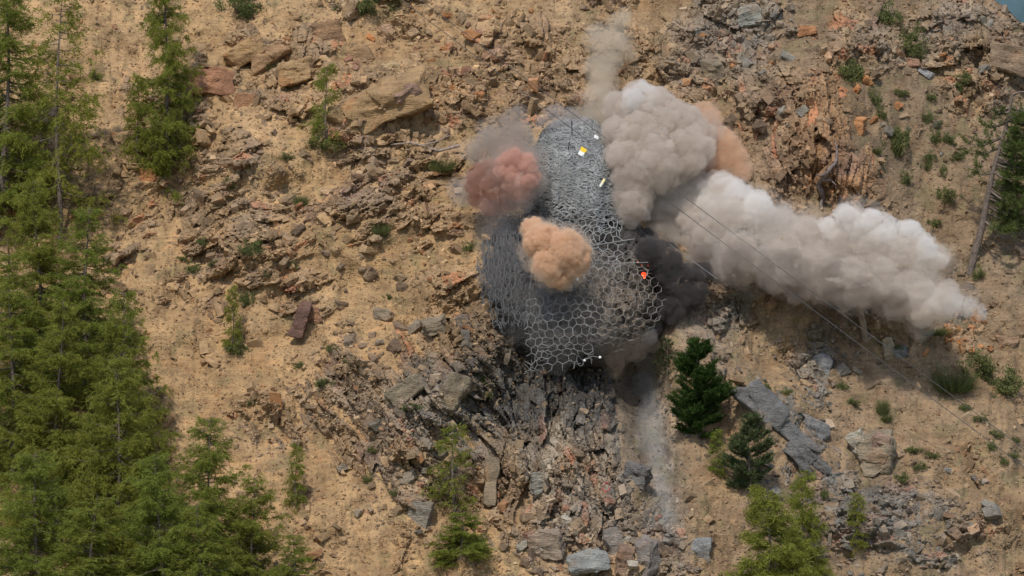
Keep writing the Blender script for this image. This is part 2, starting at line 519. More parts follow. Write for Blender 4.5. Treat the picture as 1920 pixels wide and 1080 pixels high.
# ------------------------------------------------------------------ rocks
def rock_bm(seed, npts=16, flat=1.0):
    r = random.Random(seed)
    bm = bmesh.new()
    for i in range(npts):
        if i < 8:                                   # jittered corners of a block, some knocked off
            v = Vector(((i & 1) - 0.5, (i >> 1 & 1) - 0.5, (i >> 2 & 1) - 0.5))
            v = Vector((v.x * r.uniform(0.45, 1.02), v.y * r.uniform(0.45, 1.02), v.z * r.uniform(0.45, 1.02)))
        else:
            v = Vector((r.gauss(0, 1), r.gauss(0, 1), r.gauss(0, 1)))
            m_ = max(abs(v.x), abs(v.y), abs(v.z))
            v = (v.normalized() * 0.3 + v / m_ * 0.7) * r.uniform(0.36, 0.52)
        bm.verts.new(v)
    g = bmesh.ops.convex_hull(bm, input=bm.verts)
    junk = [e for e in g.get("geom_interior", []) if isinstance(e, bmesh.types.BMVert)] + [e for e in g.get("geom_unused", []) if isinstance(e, bmesh.types.BMVert)]
    bmesh.ops.delete(bm, geom=list(set(junk)), context='VERTS')
    return bm


def rock_arrays(seed, npts):
    bm = rock_bm(seed, npts)
    bmesh.ops.triangulate(bm, faces=bm.faces)
    bm.verts.ensure_lookup_table()
    v = np.array([x.co[:] for x in bm.verts]); f = np.array([[y.index for y in x.verts] for x in bm.faces])
    bm.free()
    return v, f


def rock_mesh(name, seed, npts=18, dims=(1, 1, 1), rough=0.05, cuts=3):
    bm = rock_bm(seed, npts)
    bmesh.ops.scale(bm, vec=dims, verts=bm.verts)
    bmesh.ops.bevel(bm, geom=list(bm.edges), offset=0.035 * min(dims), segments=1, affect='EDGES', clamp_overlap=True)
    bmesh.ops.triangulate(bm, faces=bm.faces)
    for i in range(cuts):
        lim = max(dims) * 0.9 / (2 ** (i + 1))
        ee = [e for e in bm.edges if e.calc_length() > lim]
        if ee: bmesh.ops.subdivide_edges(bm, edges=ee, cuts=1)
        bmesh.ops.triangulate(bm, faces=[f for f in bm.faces if len(f.verts) > 3])
    mx = max(dims); off = Vector((seed * 1.7, seed * 0.3, 0))
    for v in bm.verts:
        p = v.co / mx
        d = mnoise.fractal(p * 3.0 + off, 1.0, 2.0, 4) * rough * mx
        q_ = p * 3.3 + off; d += (mnoise.cell(Vector((q_.x + 0.5 * q_.z, q_.y, q_.z * 1.6 + 0.4 * q_.x))) - 0.5) * rough * 0.55 * mx
        lay = mnoise.noise(Vector((p.x * 1.2, p.y * 1.2, p.z * 9.0)) + off) * rough * 0.7 * mx
        n = Vector((v.co.x, v.co.y, v.co.z * 0.4)).normalized()
        v.co += v.co.normalized() * d + n * lay
    me = bpy.data.meshes.new(name)
    bm.to_mesh(me); bm.free()
    me.materials.append(M_ROCK)
    return me


TANR = (0.36, 0.25, 0.15); REDR = (0.30, 0.165, 0.11); GREYR = (0.235, 0.215, 0.18); DARKR = (0.13, 0.10, 0.09); RUST = (0.42, 0.20, 0.085); PALE = (0.40, 0.36, 0.29); BRN = (0.25, 0.175, 0.115)
HERO = [  # px, py, width, height in photo pixels, turn in the picture plane, colour, how far it stands out, label
    (712, 197, 205, 78, 22, (0.34, 0.25, 0.155), 0.55, "huge long tan slab boulder jutting from the slope behind the small larch"),
    (392, 152, 92, 58, -6, (0.33, 0.19, 0.13), 0.55, "red-brown boulder with a flat cracked face, right of the tall slim larch"),
    (462, 97, 84, 46, 28, (0.36, 0.255, 0.15), 0.4, "wedge-shaped tan boulder above the red-brown boulder"),
    (512, 104, 84, 46, 30, (0.33, 0.23, 0.15), 0.5, "blocky tan boulder with dark underside, beside the wedge-shaped one"),
    (556, 137, 74, 50, 20, (0.37, 0.27, 0.165), 0.5, "rounded tan boulder at the upper end of the huge slab"),
    (616, 62, 58, 46, 8, (0.27, 0.185, 0.125), 0.55, "dark brown split boulder near the top bush"),
    (676, 105, 52, 40, 10, (0.31, 0.22, 0.14), 0.4, "brown boulder lying just above the huge slab"),
    (735, 128, 40, 24, 5, (0.42, 0.35, 0.24), 0.4, "pale flat stone lying on top of the huge slab"),
    (252, 272, 74, 56, -5, (0.36, 0.27, 0.185), 0.5, "square tan-grey boulder at the foot of the slim larch"),
    (276, 331, 40, 34, 12, (0.42, 0.22, 0.12), 0.45, "orange-red broken block below the square boulder"),
    (458, 192, 40, 34, -10, (0.36, 0.22, 0.14), 0.4, "reddish block downhill of the red-brown boulder"),
    (566, 600, 30, 62, -16, (0.16, 0.105, 0.095), 0.5, "dark purple slab standing on end in sand"),
    (588, 590, 26, 36, 20, (0.30, 0.19, 0.13), 0.3, "brown slab leaning behind the dark purple slab"),
    (1640, 852, 72, 88, 8, (0.29, 0.235, 0.165), 0.6, "big pale-topped boulder standing alone on the lower right slope"),
    (1452, 788, 175, 46, -44, (0.185, 0.18, 0.175), 0.45, "long blue-grey slab lying diagonally above the grey-green pine"),
    (1508, 862, 80, 40, -38, (0.15, 0.145, 0.14), 0.35, "dark jagged ledge at the foot of the blue-grey slab"),
    (1545, 690, 40, 66, 8, (0.235, 0.235, 0.235), 0.35, "grey upright slab in the slope below the leaning stump"),
    (1525, 805, 56, 42, -30, (0.23, 0.225, 0.22), 0.3, "flat grey slab between the long slab and pale-topped boulder"),
    (1617, 845, 22, 26, 0, (0.40, 0.35, 0.26), 0.4, "small cream stone against the pale-topped boulder"),
    (1105, 1052, 70, 36, 10, (0.28, 0.285, 0.265), 0.55, "pale grey slab in the rubble at the foot of the cliff"),
    (1028, 1018, 62, 46, 0, (0.33, 0.255, 0.19), 0.5, "tan rounded boulder left of the pale grey slab"),
    (1152, 1022, 34, 56, 12, (0.25, 0.22, 0.19), 0.5, "upright grey-brown rock right of the pale grey slab"),
    (1172, 1050, 28, 60, -12, (0.27, 0.18, 0.125), 0.5, "rusty standing shard beside the upright grey-brown rock"),
    (1210, 1055, 50, 84, -10, (0.23, 0.20, 0.175), 0.45, "tall grey slab rising from the bottom rubble"),
    (1316, 1028, 34, 40, -15, (0.24, 0.24, 0.23), 0.45, "grey angular block on the sandy slope by the gully"),
    (1515, 58, 42, 24, 5, (0.44, 0.215, 0.105), 0.5, "bright orange flat rock on the crest above the orange cliff"),
    (1612, 240, 26, 48, -14, (0.48, 0.24, 0.11), 0.5, "bright orange upright block on the orange cliff"),
    (1334, 138, 50, 52, 0, (0.25, 0.20, 0.135), 0.55, "brown pointed rock with a tan corner above the smoke"),
    (1287, 155, 18, 18, 0, (0.50, 0.27, 0.13), 0.5, "small orange round stone left of the pointed rock"),
    (1888, 112, 84, 60, -8, (0.30, 0.215, 0.145), 0.5, "large cracked brown rock face high at the skyline"),
    (1712, 118, 30, 22, 0, (0.38, 0.225, 0.15), 0.5, "reddish stone among green tufts on the upper slope"),
    (1735, 138, 40, 20, -25, (0.34, 0.33, 0.32), 0.4, "pale grey splintered rock among the green tufts"),
    (1398, 32, 60, 42, 10, (0.30, 0.295, 0.26), 0.4, "pale green-grey rock patch at the top edge"),
    (872, 640, 22, 62, 4, (0.125, 0.125, 0.125), 0.6, "dark slate column standing left below the wrapped boulder"),
    (868, 604, 26, 30, 20, (0.17, 0.165, 0.16), 0.5, "dark slate cap above the slate column"),
    (846, 738, 46, 72, -26, (0.22, 0.20, 0.165), 0.5, "grey-brown rib slab left of the dark cliff"),
    (762, 736, 62, 40, 34, (0.235, 0.215, 0.175), 0.45, "grey slanted slab lying above the strata ribs"),
    (815, 610, 46, 30, 12, (0.24, 0.215, 0.175), 0.4, "grey-brown block in the outcrop left of the net"),
    (720, 590, 40, 24, -10, (0.25, 0.22, 0.18), 0.35, "flat grey block at the sandy edge of outcrop"),
    (920, 905, 26, 90, -6, (0.235, 0.205, 0.165), 0.45, "tall narrow slab standing right of the sparse larch"),
    (788, 965, 40, 50, -12, (0.24, 0.235, 0.225), 0.35, "blue-grey slab left of the sparse larch"),
    (1012, 905, 38, 44, 10, (0.27, 0.25, 0.21), 0.4, "grey block under the banded white rock"),
    (1190, 890, 60, 36, -20, (0.165, 0.155, 0.14), 0.45, "dark layered ledge beside the gully"),
    (1668, 655, 26, 38, 10, (0.40, 0.33, 0.24), 0.45, "cream slab beside the orange rubble under smoke"),
    (1690, 662, 24, 26, 20, (0.24, 0.235, 0.23), 0.4, "grey stone next to the cream slab"),
    (1805, 650, 14, 26, 20, (0.46, 0.26, 0.13), 0.4, "orange shard at the right end of the orange rubble"),
    (1888, 640, 50, 20, -5, (0.36, 0.235, 0.15), 0.4, "flat tan rock under the pine at the edge"),
    (648, 318, 22, 18, 0, (0.46, 0.36, 0.24), 0.4, "lone pale stone in bare sand below the small larch"),
    (885, 205, 56, 16, -32, (0.25, 0.18, 0.12), 0.4, "brown narrow slab lying above the dead branch"),
    (1110, 545, 1, 1, 0, GREYR, 0, None),
]
HERO = [h for h in HERO if h[7]]
for i, (px, py, w, h, ang, colr, out, lab) in enumerate(HERO):
    s = M_PX
    wm, hm = w * s, h * s
    dm = min(max(wm, hm) * 0.8, min(wm, hm) * 1.5)
    me = rock_mesh("boulder", 100 + i, 16 if w > 60 else 13, (wm * 1.15, dm, hm * 1.15), 0.085 if "ledge" in lab or "blue-grey slab lying" in lab else 0.055, 5 if w > 100 else 4 if w > 60 else 3)
    g = float(ground(px, py))
    o = link("boulder" if max(w, h) > 45 else "rock", me)
    o.location = W(px, py, g - dm * (out - 0.35))
    o.rotation_euler = (R(random.Random(i).uniform(-12, 12)), R(-ang), R(random.Random(i + 5).uniform(-25, 25)))
    if px < 960: colr = (colr[0] * 1.1, colr[1] * 0.98, colr[2] * 0.82)
    o.color = (*colr, 1)
    tag(o, lab, "boulder" if max(w, h) > 45 else "rock")
    if "pale-topped boulder standing" in lab:
        pf = link("pale_face", rock_mesh("pale_face", 777, 12, (0.75, 0.7, 1.15), 0.06, 3), None, o)
        pf.location = (-0.42, -0.22, 0.36); pf.rotation_euler = (0.2, -0.35, 0.1); pf.color = (0.44, 0.40, 0.32, 1)
        rf = link("red_face", rock_mesh("red_face", 778, 12, (0.8, 0.6, 0.8), 0.06, 3), None, o)
        rf.location = (0.3, -0.3, 0.35); rf.rotation_euler = (0.3, 0.5, 0.2); rf.color = (0.32, 0.22, 0.165, 1)
    if "huge long tan slab" in lab:
        rf = link("red_face", rock_mesh("red_face", 779, 12, (1.3, 0.7, 0.62), 0.06, 3), None, o)
        rf.location = (0.95, -0.62, 0.12); rf.rotation_euler = (0.2, -0.05, 0.1); rf.color = (0.31, 0.20, 0.14, 1)

# countable loose rocks: about 240 of the largest, five shapes of each look
ROCKSET = [rock_mesh("loose_rock", 300 + i, 13, (1.0, 0.62 + 0.1 * (i % 3), 0.42 + 0.08 * (i % 4)), 0.05, 2) for i in range(9)]
REGIONS = [  # px range, py range, how many, colours, label, group
    (640, 1000, 20, 200, 40, (TANR, REDR, RUST), "brown or rusty angular rock in the stony slope above the wrapped boulder", "rusty rocks above the wrapped boulder"),
    (330, 800, 250, 560, 55, (TANR, TANR, BRN), "tan angular rock half buried in the sandy slope below the huge slab", "tan rocks on the sandy slope"),
    (640, 900, 560, 1000, 45, ((0.25, 0.205, 0.15), BRN, (0.22, 0.185, 0.14)), "grey or brown slab in the outcrop left of the dark cliff", "slabs in the left outcrop"),
    (960, 1260, 940, 1100, 34, (GREYR, PALE, BRN, REDR), "broken rock in the rubble chute below the cliff", "rocks in the rubble chute"),
    (1400, 1900, 880, 1080, 34, (GREYR, GREYR, BRN), "grey angular rock on the lower right slope below the pale-topped boulder", "grey rocks on the lower right slope"),
    (1340, 1620, 560, 760, 18, (GREYR, TANR), "grey rock on the sandy slope just below the smoke plume", "grey rocks below the plume"),
    (1690, 1860, 600, 665, 22, (RUST, RUST, TANR), "orange broken stone in the patch below the plume tip", "orange stones below the plume tip"),
    (1250, 1560, 20, 260, 34, (BRN, GREYR, RUST), "brown rock on the steep bank above the smoke", "brown rocks above the smoke"),
    (1600, 1900, 20, 330, 22, (GREYR, BRN, RUST), "grey-brown rock on the upper right slope among green tufts", "rocks among the upper right tufts"),
]
rr = random.Random(21)
for (x0, x1, y0, y1, n, cols, lab, grp) in REGIONS:
    for i in range(n):
        px, py = rr.uniform(x0, x1), rr.uniform(y0, y1)
        sz = 0.24 + 0.5 * rr.random() ** 2.2
        if "orange broken" in lab: sz = 0.18 + 0.25 * rr.random()
        o = link("loose_rock", rr.choice(ROCKSET))
        o.location = gpt(px, py, 0.05 * sz)
        o.scale = (sz, sz, sz * rr.uniform(0.8, 1.5))
        o.rotation_euler = (R(35 + rr.uniform(-30, 30)), R(rr.uniform(-40, 40)), R(rr.uniform(0, 360)))
        c = rr.choice(cols); k = rr.uniform(0.75, 1.25)
        o.color = (c[0] * k, c[1] * k, c[2] * k, 1)
        tag(o, lab, "rock", grp)

# everything smaller: gravel and chips nobody could count
def rubble(n, smin, smax, seed, power, name, label, base=0.03):
    rg = np.random.default_rng(seed)
    px = rg.uniform(-120, 2040, n * 3); py = rg.uniform(-80, 1160, n * 3)
    z = rocky(px, py)
    w = np.clip(0.16 + 0.75 * np.minimum(z, 0.6) - 0.55 * G(px, py, 1020, 760, 170, 90) - 0.3 * G(px, py, 790, 770, 150, 120, 25) - 0.3 * G(px, py, 1540, 300, 90, 200, -8) + 0.45 * fbm(px / 40.0, py / 40.0, 123, 3), base, 1)
    w = w * (above_ridge(px, py) < -6)
    k = rg.random(len(px)) < w
    px, py = px[k][:n], py[k][:n]
    n = len(px)
    sz = smin * (1 - rg.random(n) * (1 - (smin / smax) ** power)) ** (-1 / power)
    P = Wn(px, py, ground(px, py))
    shapes = [rock_arrays(500 + i, 9) for i in range(10)]
    rk, so = zone_col(px, py)
    mixv = rg.random((n, 1)) * 0.6
    c = (rk * (1 - mixv) + so * mixv) * rg.uniform(0.6, 1.35, (n, 1))
    rd = rg.random((n, 1)) < 0.04
    c = np.where(rd, c * np.array([1.1, 0.86, 0.75]), c)
    pl = rg.random((n, 1)) < 0.05
    c = np.where(pl, c * 1.45, c)
    VV, FF, CC, off = [], [], [], 0
    kind = rg.integers(0, len(shapes), n)
    for s_i, (v, f) in enumerate(shapes):
        sel = np.where(kind == s_i)[0]
        if not len(sel): continue
        q = rg.normal(size=(len(sel), 4)); q[:, 0] += 1.2
        q /= np.linalg.norm(q, axis=1, keepdims=True)
        a, b, cc, d = q.T
        Rm = np.stack([np.stack([1 - 2 * (cc**2 + d**2), 2 * (b * cc - a * d), 2 * (b * d + a * cc)], -1),
                       np.stack([2 * (b * cc + a * d), 1 - 2 * (b**2 + d**2), 2 * (cc * d - a * b)], -1),
                       np.stack([2 * (b * d - a * cc), 2 * (cc * d + a * b), 1 - 2 * (b**2 + cc**2)], -1)], 1)
        scl = np.stack([sz[sel] * rg.uniform(0.8, 1.7, len(sel)), sz[sel] * rg.uniform(0.7, 1.1, len(sel)), sz[sel] * rg.uniform(0.3, 0.75, len(sel))], -1)
        vv = np.einsum('nij,nkj->nki', Rm, v[None] * scl[:, None]) + P[sel][:, None]
        VV.append(vv.reshape(-1, 3)); CC.append(np.repeat(c[sel], len(v), 0))
        FF.append((f[None] + (off + np.arange(len(sel)) * len(v))[:, None, None]).reshape(-1, 3))
        off += len(sel) * len(v)
    me = mesh_np(name, np.concatenate(VV), np.concatenate(FF))
    vert_col(me, "ground_tint", np.concatenate(CC))
    o = link(name, me, M_RUBBLE)
    o["kind"] = "stuff"; o["label"] = label
    return o


rubble(24000, 0.09, 0.5, 5, 1.9, "rubble", "loose angular stones strewn over the whole slope")
rubble(65000, 0.045, 0.13, 6, 2.0, "gravel", "fine gravel and chips in the sand", 0.25)

# ------------------------------------------------------------------ trees
def blades(P, D, ln, wd, rg):
    n = len(P)
    D = D / (np.linalg.norm(D, axis=1, keepdims=True) + 1e-9)
    s = rg.normal(size=(n, 3)); s = np.cross(D, s); s /= np.linalg.norm(s, axis=1, keepdims=True) + 1e-9
    wv = s * np.asarray(wd).reshape(-1, 1) * 0.5
    Vv = np.stack([P - wv, P + wv, P + D * np.asarray(ln).reshape(-1, 1)], 1).reshape(-1, 3)
    return Vv, np.arange(3 * n).reshape(-1, 3)


def conifer(name, seed, h, w, kind='larch', nbr=None, bare=0.05, power=0.85, lean=(0, 0), side=None, needle=1.0, fill=1.0):
    """trunk-and-limbs mesh and crown mesh of one conifer h metres tall and w wide"""
    rg = np.random.default_rng(seed)
    tr = Acc(); PB, DB, LB, WB, TB = [], [], [], [], []
    nt = 12
    t = np.linspace(0, 1, nt)
    ph = rg.uniform(0, 6)
    bend = 0.012 * h
    C = np.stack([lean[0] * h * t + bend * np.sin(t * 5 + ph), lean[1] * h * t + bend * np.cos(t * 4 + ph), h * t], -1)
    C[0] = (0, 0, -0.3)
    r0 = 0.0095 * h + 0.015
    v, f = tube_np(C, r0 * (1 - t * 0.93), 7); tr.add(v, f)
    nbr = nbr or int(h * 15 + 20)
    for b in range(nbr):
        tt = bare + (1 - bare) * (b + rg.random()) / nbr
        tt = min(tt, 0.985)
        c = np.array([np.interp(tt, t, C[:, i]) for i in range(3)])
        prof = ((1 - tt) / (1 - bare)) ** power * (0.55 + 0.45 * S(np.array(tt), bare, bare + 0.22))
        L = (w * 0.5) * float(prof) * rg.uniform(0.55, 1.12) + 0.05 * w * rg.random() + 0.12
        az = rg.uniform(0, 2 * math.pi)
        if side is not None:
            az = side[0] + rg.normal() * side[1]
        el = (R(42) * (tt - 0.35) - R(6)) if kind == 'larch' else (R(30) * tt + R(8))
        el += rg.normal() * 0.13
        d = np.array([math.cos(az) * math.cos(el), math.sin(az) * math.cos(el), math.sin(el)])
        u = np.linspace(0, 1, 7)
        sag = (-0.16 if kind == 'larch' else -0.05) * L
        upt = (0.14 if kind == 'larch' else 0.22) * L
        Q = c + d * (L * u)[:, None]
        Q[:, 2] += sag * np.sin(u * 2.4) + upt * u ** 3
        Q[1:, :2] += rg.normal(size=(6, 2)) * 0.03 * L
        v, f = tube_np(Q, (0.006 + 0.010 * L / max(w * .5, .3)) * (1.15 - u) * max(h, 2) * 0.22, 3); tr.add(v, f)
        if L < 0.15 and kind == 'larch': pass
        # twigs off the limb, then needles off each twig
        ntw = max(6, int(L * (22 if kind == 'larch' else 24) * fill))
        uu = 1 - rg.random(ntw) ** 1.15 * 0.88
        B = np.stack([np.interp(uu, u, Q[:, i]) for i in range(3)], -1)
        sgn = np.where(rg.random(ntw) < 0.5, -1, 1)
        perp = np.array([-d[1], d[0], 0.0]); perp /= np.linalg.norm(perp) + 1e-9
        if kind == 'larch':
            TD = perp * (sgn * rg.uniform(0.25, 1.0, ntw))[:, None] + d * rg.uniform(0.1, 0.9, ntw)[:, None] + np.array([0, 0, -1.0]) * rg.uniform(-0.15, 0.85, ntw)[:, None]
            TL = rg.uniform(0.16, 0.5, ntw) * (0.5 + 0.5 * L) * (1.25 - 0.6 * uu)
        else:
            TD = perp * (sgn * rg.uniform(0.2, 0.9, ntw))[:, None] + d * rg.uniform(0.4, 1.0, ntw)[:, None] + np.array([0, 0, 1.0]) * rg.uniform(0.1, 0.9, ntw)[:, None]
            TL = rg.uniform(0.14, 0.32, ntw) * (0.6 + 0.3 * L)
        TL = np.maximum(TL, 0.07)
        TD /= np.linalg.norm(TD, axis=1, keepdims=True)
        clump = rg.random(ntw)
        for q in range(ntw):
            k = max(4, int(TL[q] * (84 if kind == 'larch' else 85) * needle))
            s_ = rg.random(k)
            p = B[q] + TD[q] * (TL[q] * s_)[:, None]
            if kind == 'larch': p[:, 2] -= 0.25 * TL[q] * s_ ** 2
            p += rg.normal(size=(k, 3)) * 0.022
            dd = TD[q] * 0.75 + rg.normal(size=(k, 3)) * 0.55
            if kind != 'larch': dd[:, 2] += 0.35
            PB.append(p); DB.append(dd)
            LB.append(rg.uniform(0.055, 0.13, k) if kind == 'larch' else rg.uniform(0.08, 0.15, k))
            WB.append(rg.uniform(0.014, 0.028, k) if kind == 'larch' else rg.uniform(0.02, 0.034, k))
            TB.append(np.clip(0.15 + 0.5 * clump[q] + 0.35 * s_ * rg.random(k) + rg.normal(size=k) * 0.1, 0, 1))
    v, f = tr.get()
    tme = mesh_np(name + "_trunk", v, f, True)
    P = np.concatenate(PB)
    v, f = blades(P, np.concatenate(DB), np.concatenate(LB), np.concatenate(WB), rg)
    cme = mesh_np(name + "_crown", v, f)
    face_attr(cme, "tint", np.concatenate(TB))
    return tme, cme


def plant_tree(name, meshes, base, scale, rotz, label, cat, mats, group=None, tilt=(0, 0)):
    e = empty(name, base)
    e.rotation_euler = (tilt[0], tilt[1], rotz)
    e.scale = scale
    for me, nm, mt in ((meshes[0], "trunk", mats[0]), (meshes[1], "crown", mats[1])):
        o = link(nm, me, mt, e)
    tag(e, label, cat, group)
    return e


LARCH = [conifer("larch", 40, 8.0, 3.6), conifer("larch", 41, 8.0, 4.2, fill=1.1), conifer("larch", 42, 8.0, 3.0, power=0.7), conifer("larch", 43, 8.0, 4.6, power=0.75, fill=1.05)]
SPARSE = [conifer("larch", 50, 5.0, 3.2, bare=0.12, fill=0.55, nbr=60), conifer("larch", 51, 3.0, 1.4, bare=0.15, fill=0.5, nbr=44, needle=0.9)]
YOUNG = [conifer("larch", 55, 2.6, 0.95, power=0.9, fill=0.8), conifer("larch", 56, 2.6, 1.5, power=0.8, fill=1.3, needle=1.1)]
TREES = [  # px of the foot, py of the foot, py of the top, crown width px, mesh, foot stands how far forward, label
    (8, 420, -70, 170, LARCH[2], 0.3, "bright green larch cut by the left edge, upper part of the grove"),
    (112, 450, -15, 215, SPARSE[0], 0.3, "thin larch with bare grey dead branches near the upper left edge"),
    (308, 352, -110, 118, LARCH[2], 0.3, "tall slim larch standing alone beside the red-brown boulder"),
    (258, 300, 150, 60, YOUNG[0], 0.3, "short larch sapling tucked left of the tall slim larch"),
    (612, 290, 118, 66, SPARSE[1], 1.3, "small sparse larch with bare lower trunk in front of huge slab"),
    (70, 720, 335, 215, LARCH[1], 0.6, "broad larch below the thin one with dead branches"),
    (165, 760, 385, 190, LARCH[0], 0.6, "larch with thin airy top beside the tan rock ledges"),
    (20, 900, 470, 200, LARCH[0], 0.9, "larch at the left edge in the middle of the grove"),
    (228, 980, 540, 190, LARCH[3], 0.8, "dense larch whose right side bulges over the sand, mid grove"),
    (110, 1020, 560, 230, LARCH[1], 1.4, "wide bushy larch in the heart of the grove"),
    (215, 1180, 665, 280, LARCH[3], 1.6, "large larch with layered drooping boughs, lower grove"),
    (392, 1230, 780, 235, LARCH[3], 1.0, "darker larch rising at the right flank of the lower grove"),
    (70, 1300, 845, 290, LARCH[3], 2.2, "nearest light green larch in the bottom left corner"),
    (300, 1330, 850, 270, LARCH[1], 2.0, "large larch at the bottom of the grove with dark gap on its left"),
    (470, 1260, 890, 210, LARCH[1], 1.2, "medium larch near the right end of the lower grove"),
    (552, 1230, 1000, 140, LARCH[0], 1.0, "low larch at the far right end of grove, bottom edge"),
    (372, 1380, 940, 260, LARCH[1], 2.4, "full larch cut by the bottom edge under the darker larch"),
    (178, 1360, 930, 230, LARCH[2], 2.6, "larch cut by the bottom edge between the two nearest larches"),
    (436, 664, 535, 40, YOUNG[0], 0.1, "lone spindly larch sapling on the bare sand, left of the purple slab"),
    (555, 955, 832, 44, YOUNG[0], 0.1, "small larch sapling among blue-grey slabs right of the lower grove"),
    (850, 975, 795, 90, SPARSE[1], 0.3, "ragged sparse larch in the outcrop below the wrapped boulder"),
    (866, 1052, 960, 110, YOUNG[1], 0.3, "bushy low larch at the foot of the ragged sparse larch"),
    (1508, 1100, 885, 96, YOUNG[1], 0.5, "pointed bright larch on the right of the pair under the blue-grey slab"),
    (1440, 1130, 915, 150, YOUNG[1], 0.8, "broader larch on the left of the pair, bottom edge"),
    (1607, 1036, 925, 50, YOUNG[0], 0.2, "young lone larch below the pale-topped boulder"),
    (1416, 985, 908, 40, YOUNG[0], 0.2, "tiny larch just under the grey-green pine"),
    (1345, 892, 805, 40, YOUNG[0], 0.2, "small larch at the lower right skirt of the dark pine"),
]
for i, (px, pb, pt, wpx, ms, fwd, lab) in enumerate(TREES):
    g = float(ground(px, pb))
    base = W(px, pb, g)
    s = KPX * (DIST + g)
    hgt = (pb - pt) * s; wid = wpx * s
    mh = max(v.co.z for v in ms[0].vertices)
    xs = np.empty(len(ms[1].vertices) * 3, np.float32); ms[1].vertices.foreach_get("co", xs); xs = xs.reshape(-1, 3)
    mw = np.percentile(np.abs(xs[:, :2]), 98.5) * 2.0
    base = base + Vector((0, 0.05, 0))
    plant_tree("larch", ms, base, (wid / mw, wid / mw, hgt / mh), i * 2.39, lab, "larch tree", (M_BARK, M_LARCH))

PINE = conifer("pine", 60, 3.2, 2.2, 'pine', power=0.62, bare=0.02, fill=1.8, nbr=95, needle=1.0)
PINE2 = conifer("pine", 61, 2.8, 1.7, 'pine', power=0.6, bare=0.10, fill=1.3, nbr=64, needle=0.9)
PINE3 = conifer("pine", 62, 2.0, 1.3, 'pine', power=0.6, bare=0.05, fill=0.5, nbr=24, needle=0.7)
for (px, pb, pt, wpx, ms, mt, lab) in (
        (1308, 815, 640, 112, PINE, M_PINE, "dense dark green pine at the head of the gully"),
        (1405, 930, 778, 92, PINE2, M_GREYPINE, "grey-green pine with visible trunk below the dense dark pine"),
        (1252, 720, 636, 50, PINE3, M_GREYPINE, "thin pale pine sapling at the left shoulder of the dark pine")):
    g = float(ground(px, pb)); s = KPX * (DIST + g)
    mh = max(v.co.z for v in ms[0].vertices)
    xs = np.empty(len(ms[1].vertices) * 3, np.float32); ms[1].vertices.foreach_get("co", xs); xs = xs.reshape(-1, 3)
    mw = np.percentile(np.abs(xs[:, :2]), 98.5) * 2.0
    plant_tree("pine", ms, W(px, pb, g), (wpx * s / mw, wpx * s / mw, (pb - pt) * s / mh), 0.7, lab, "pine tree", (M_BARK, mt))

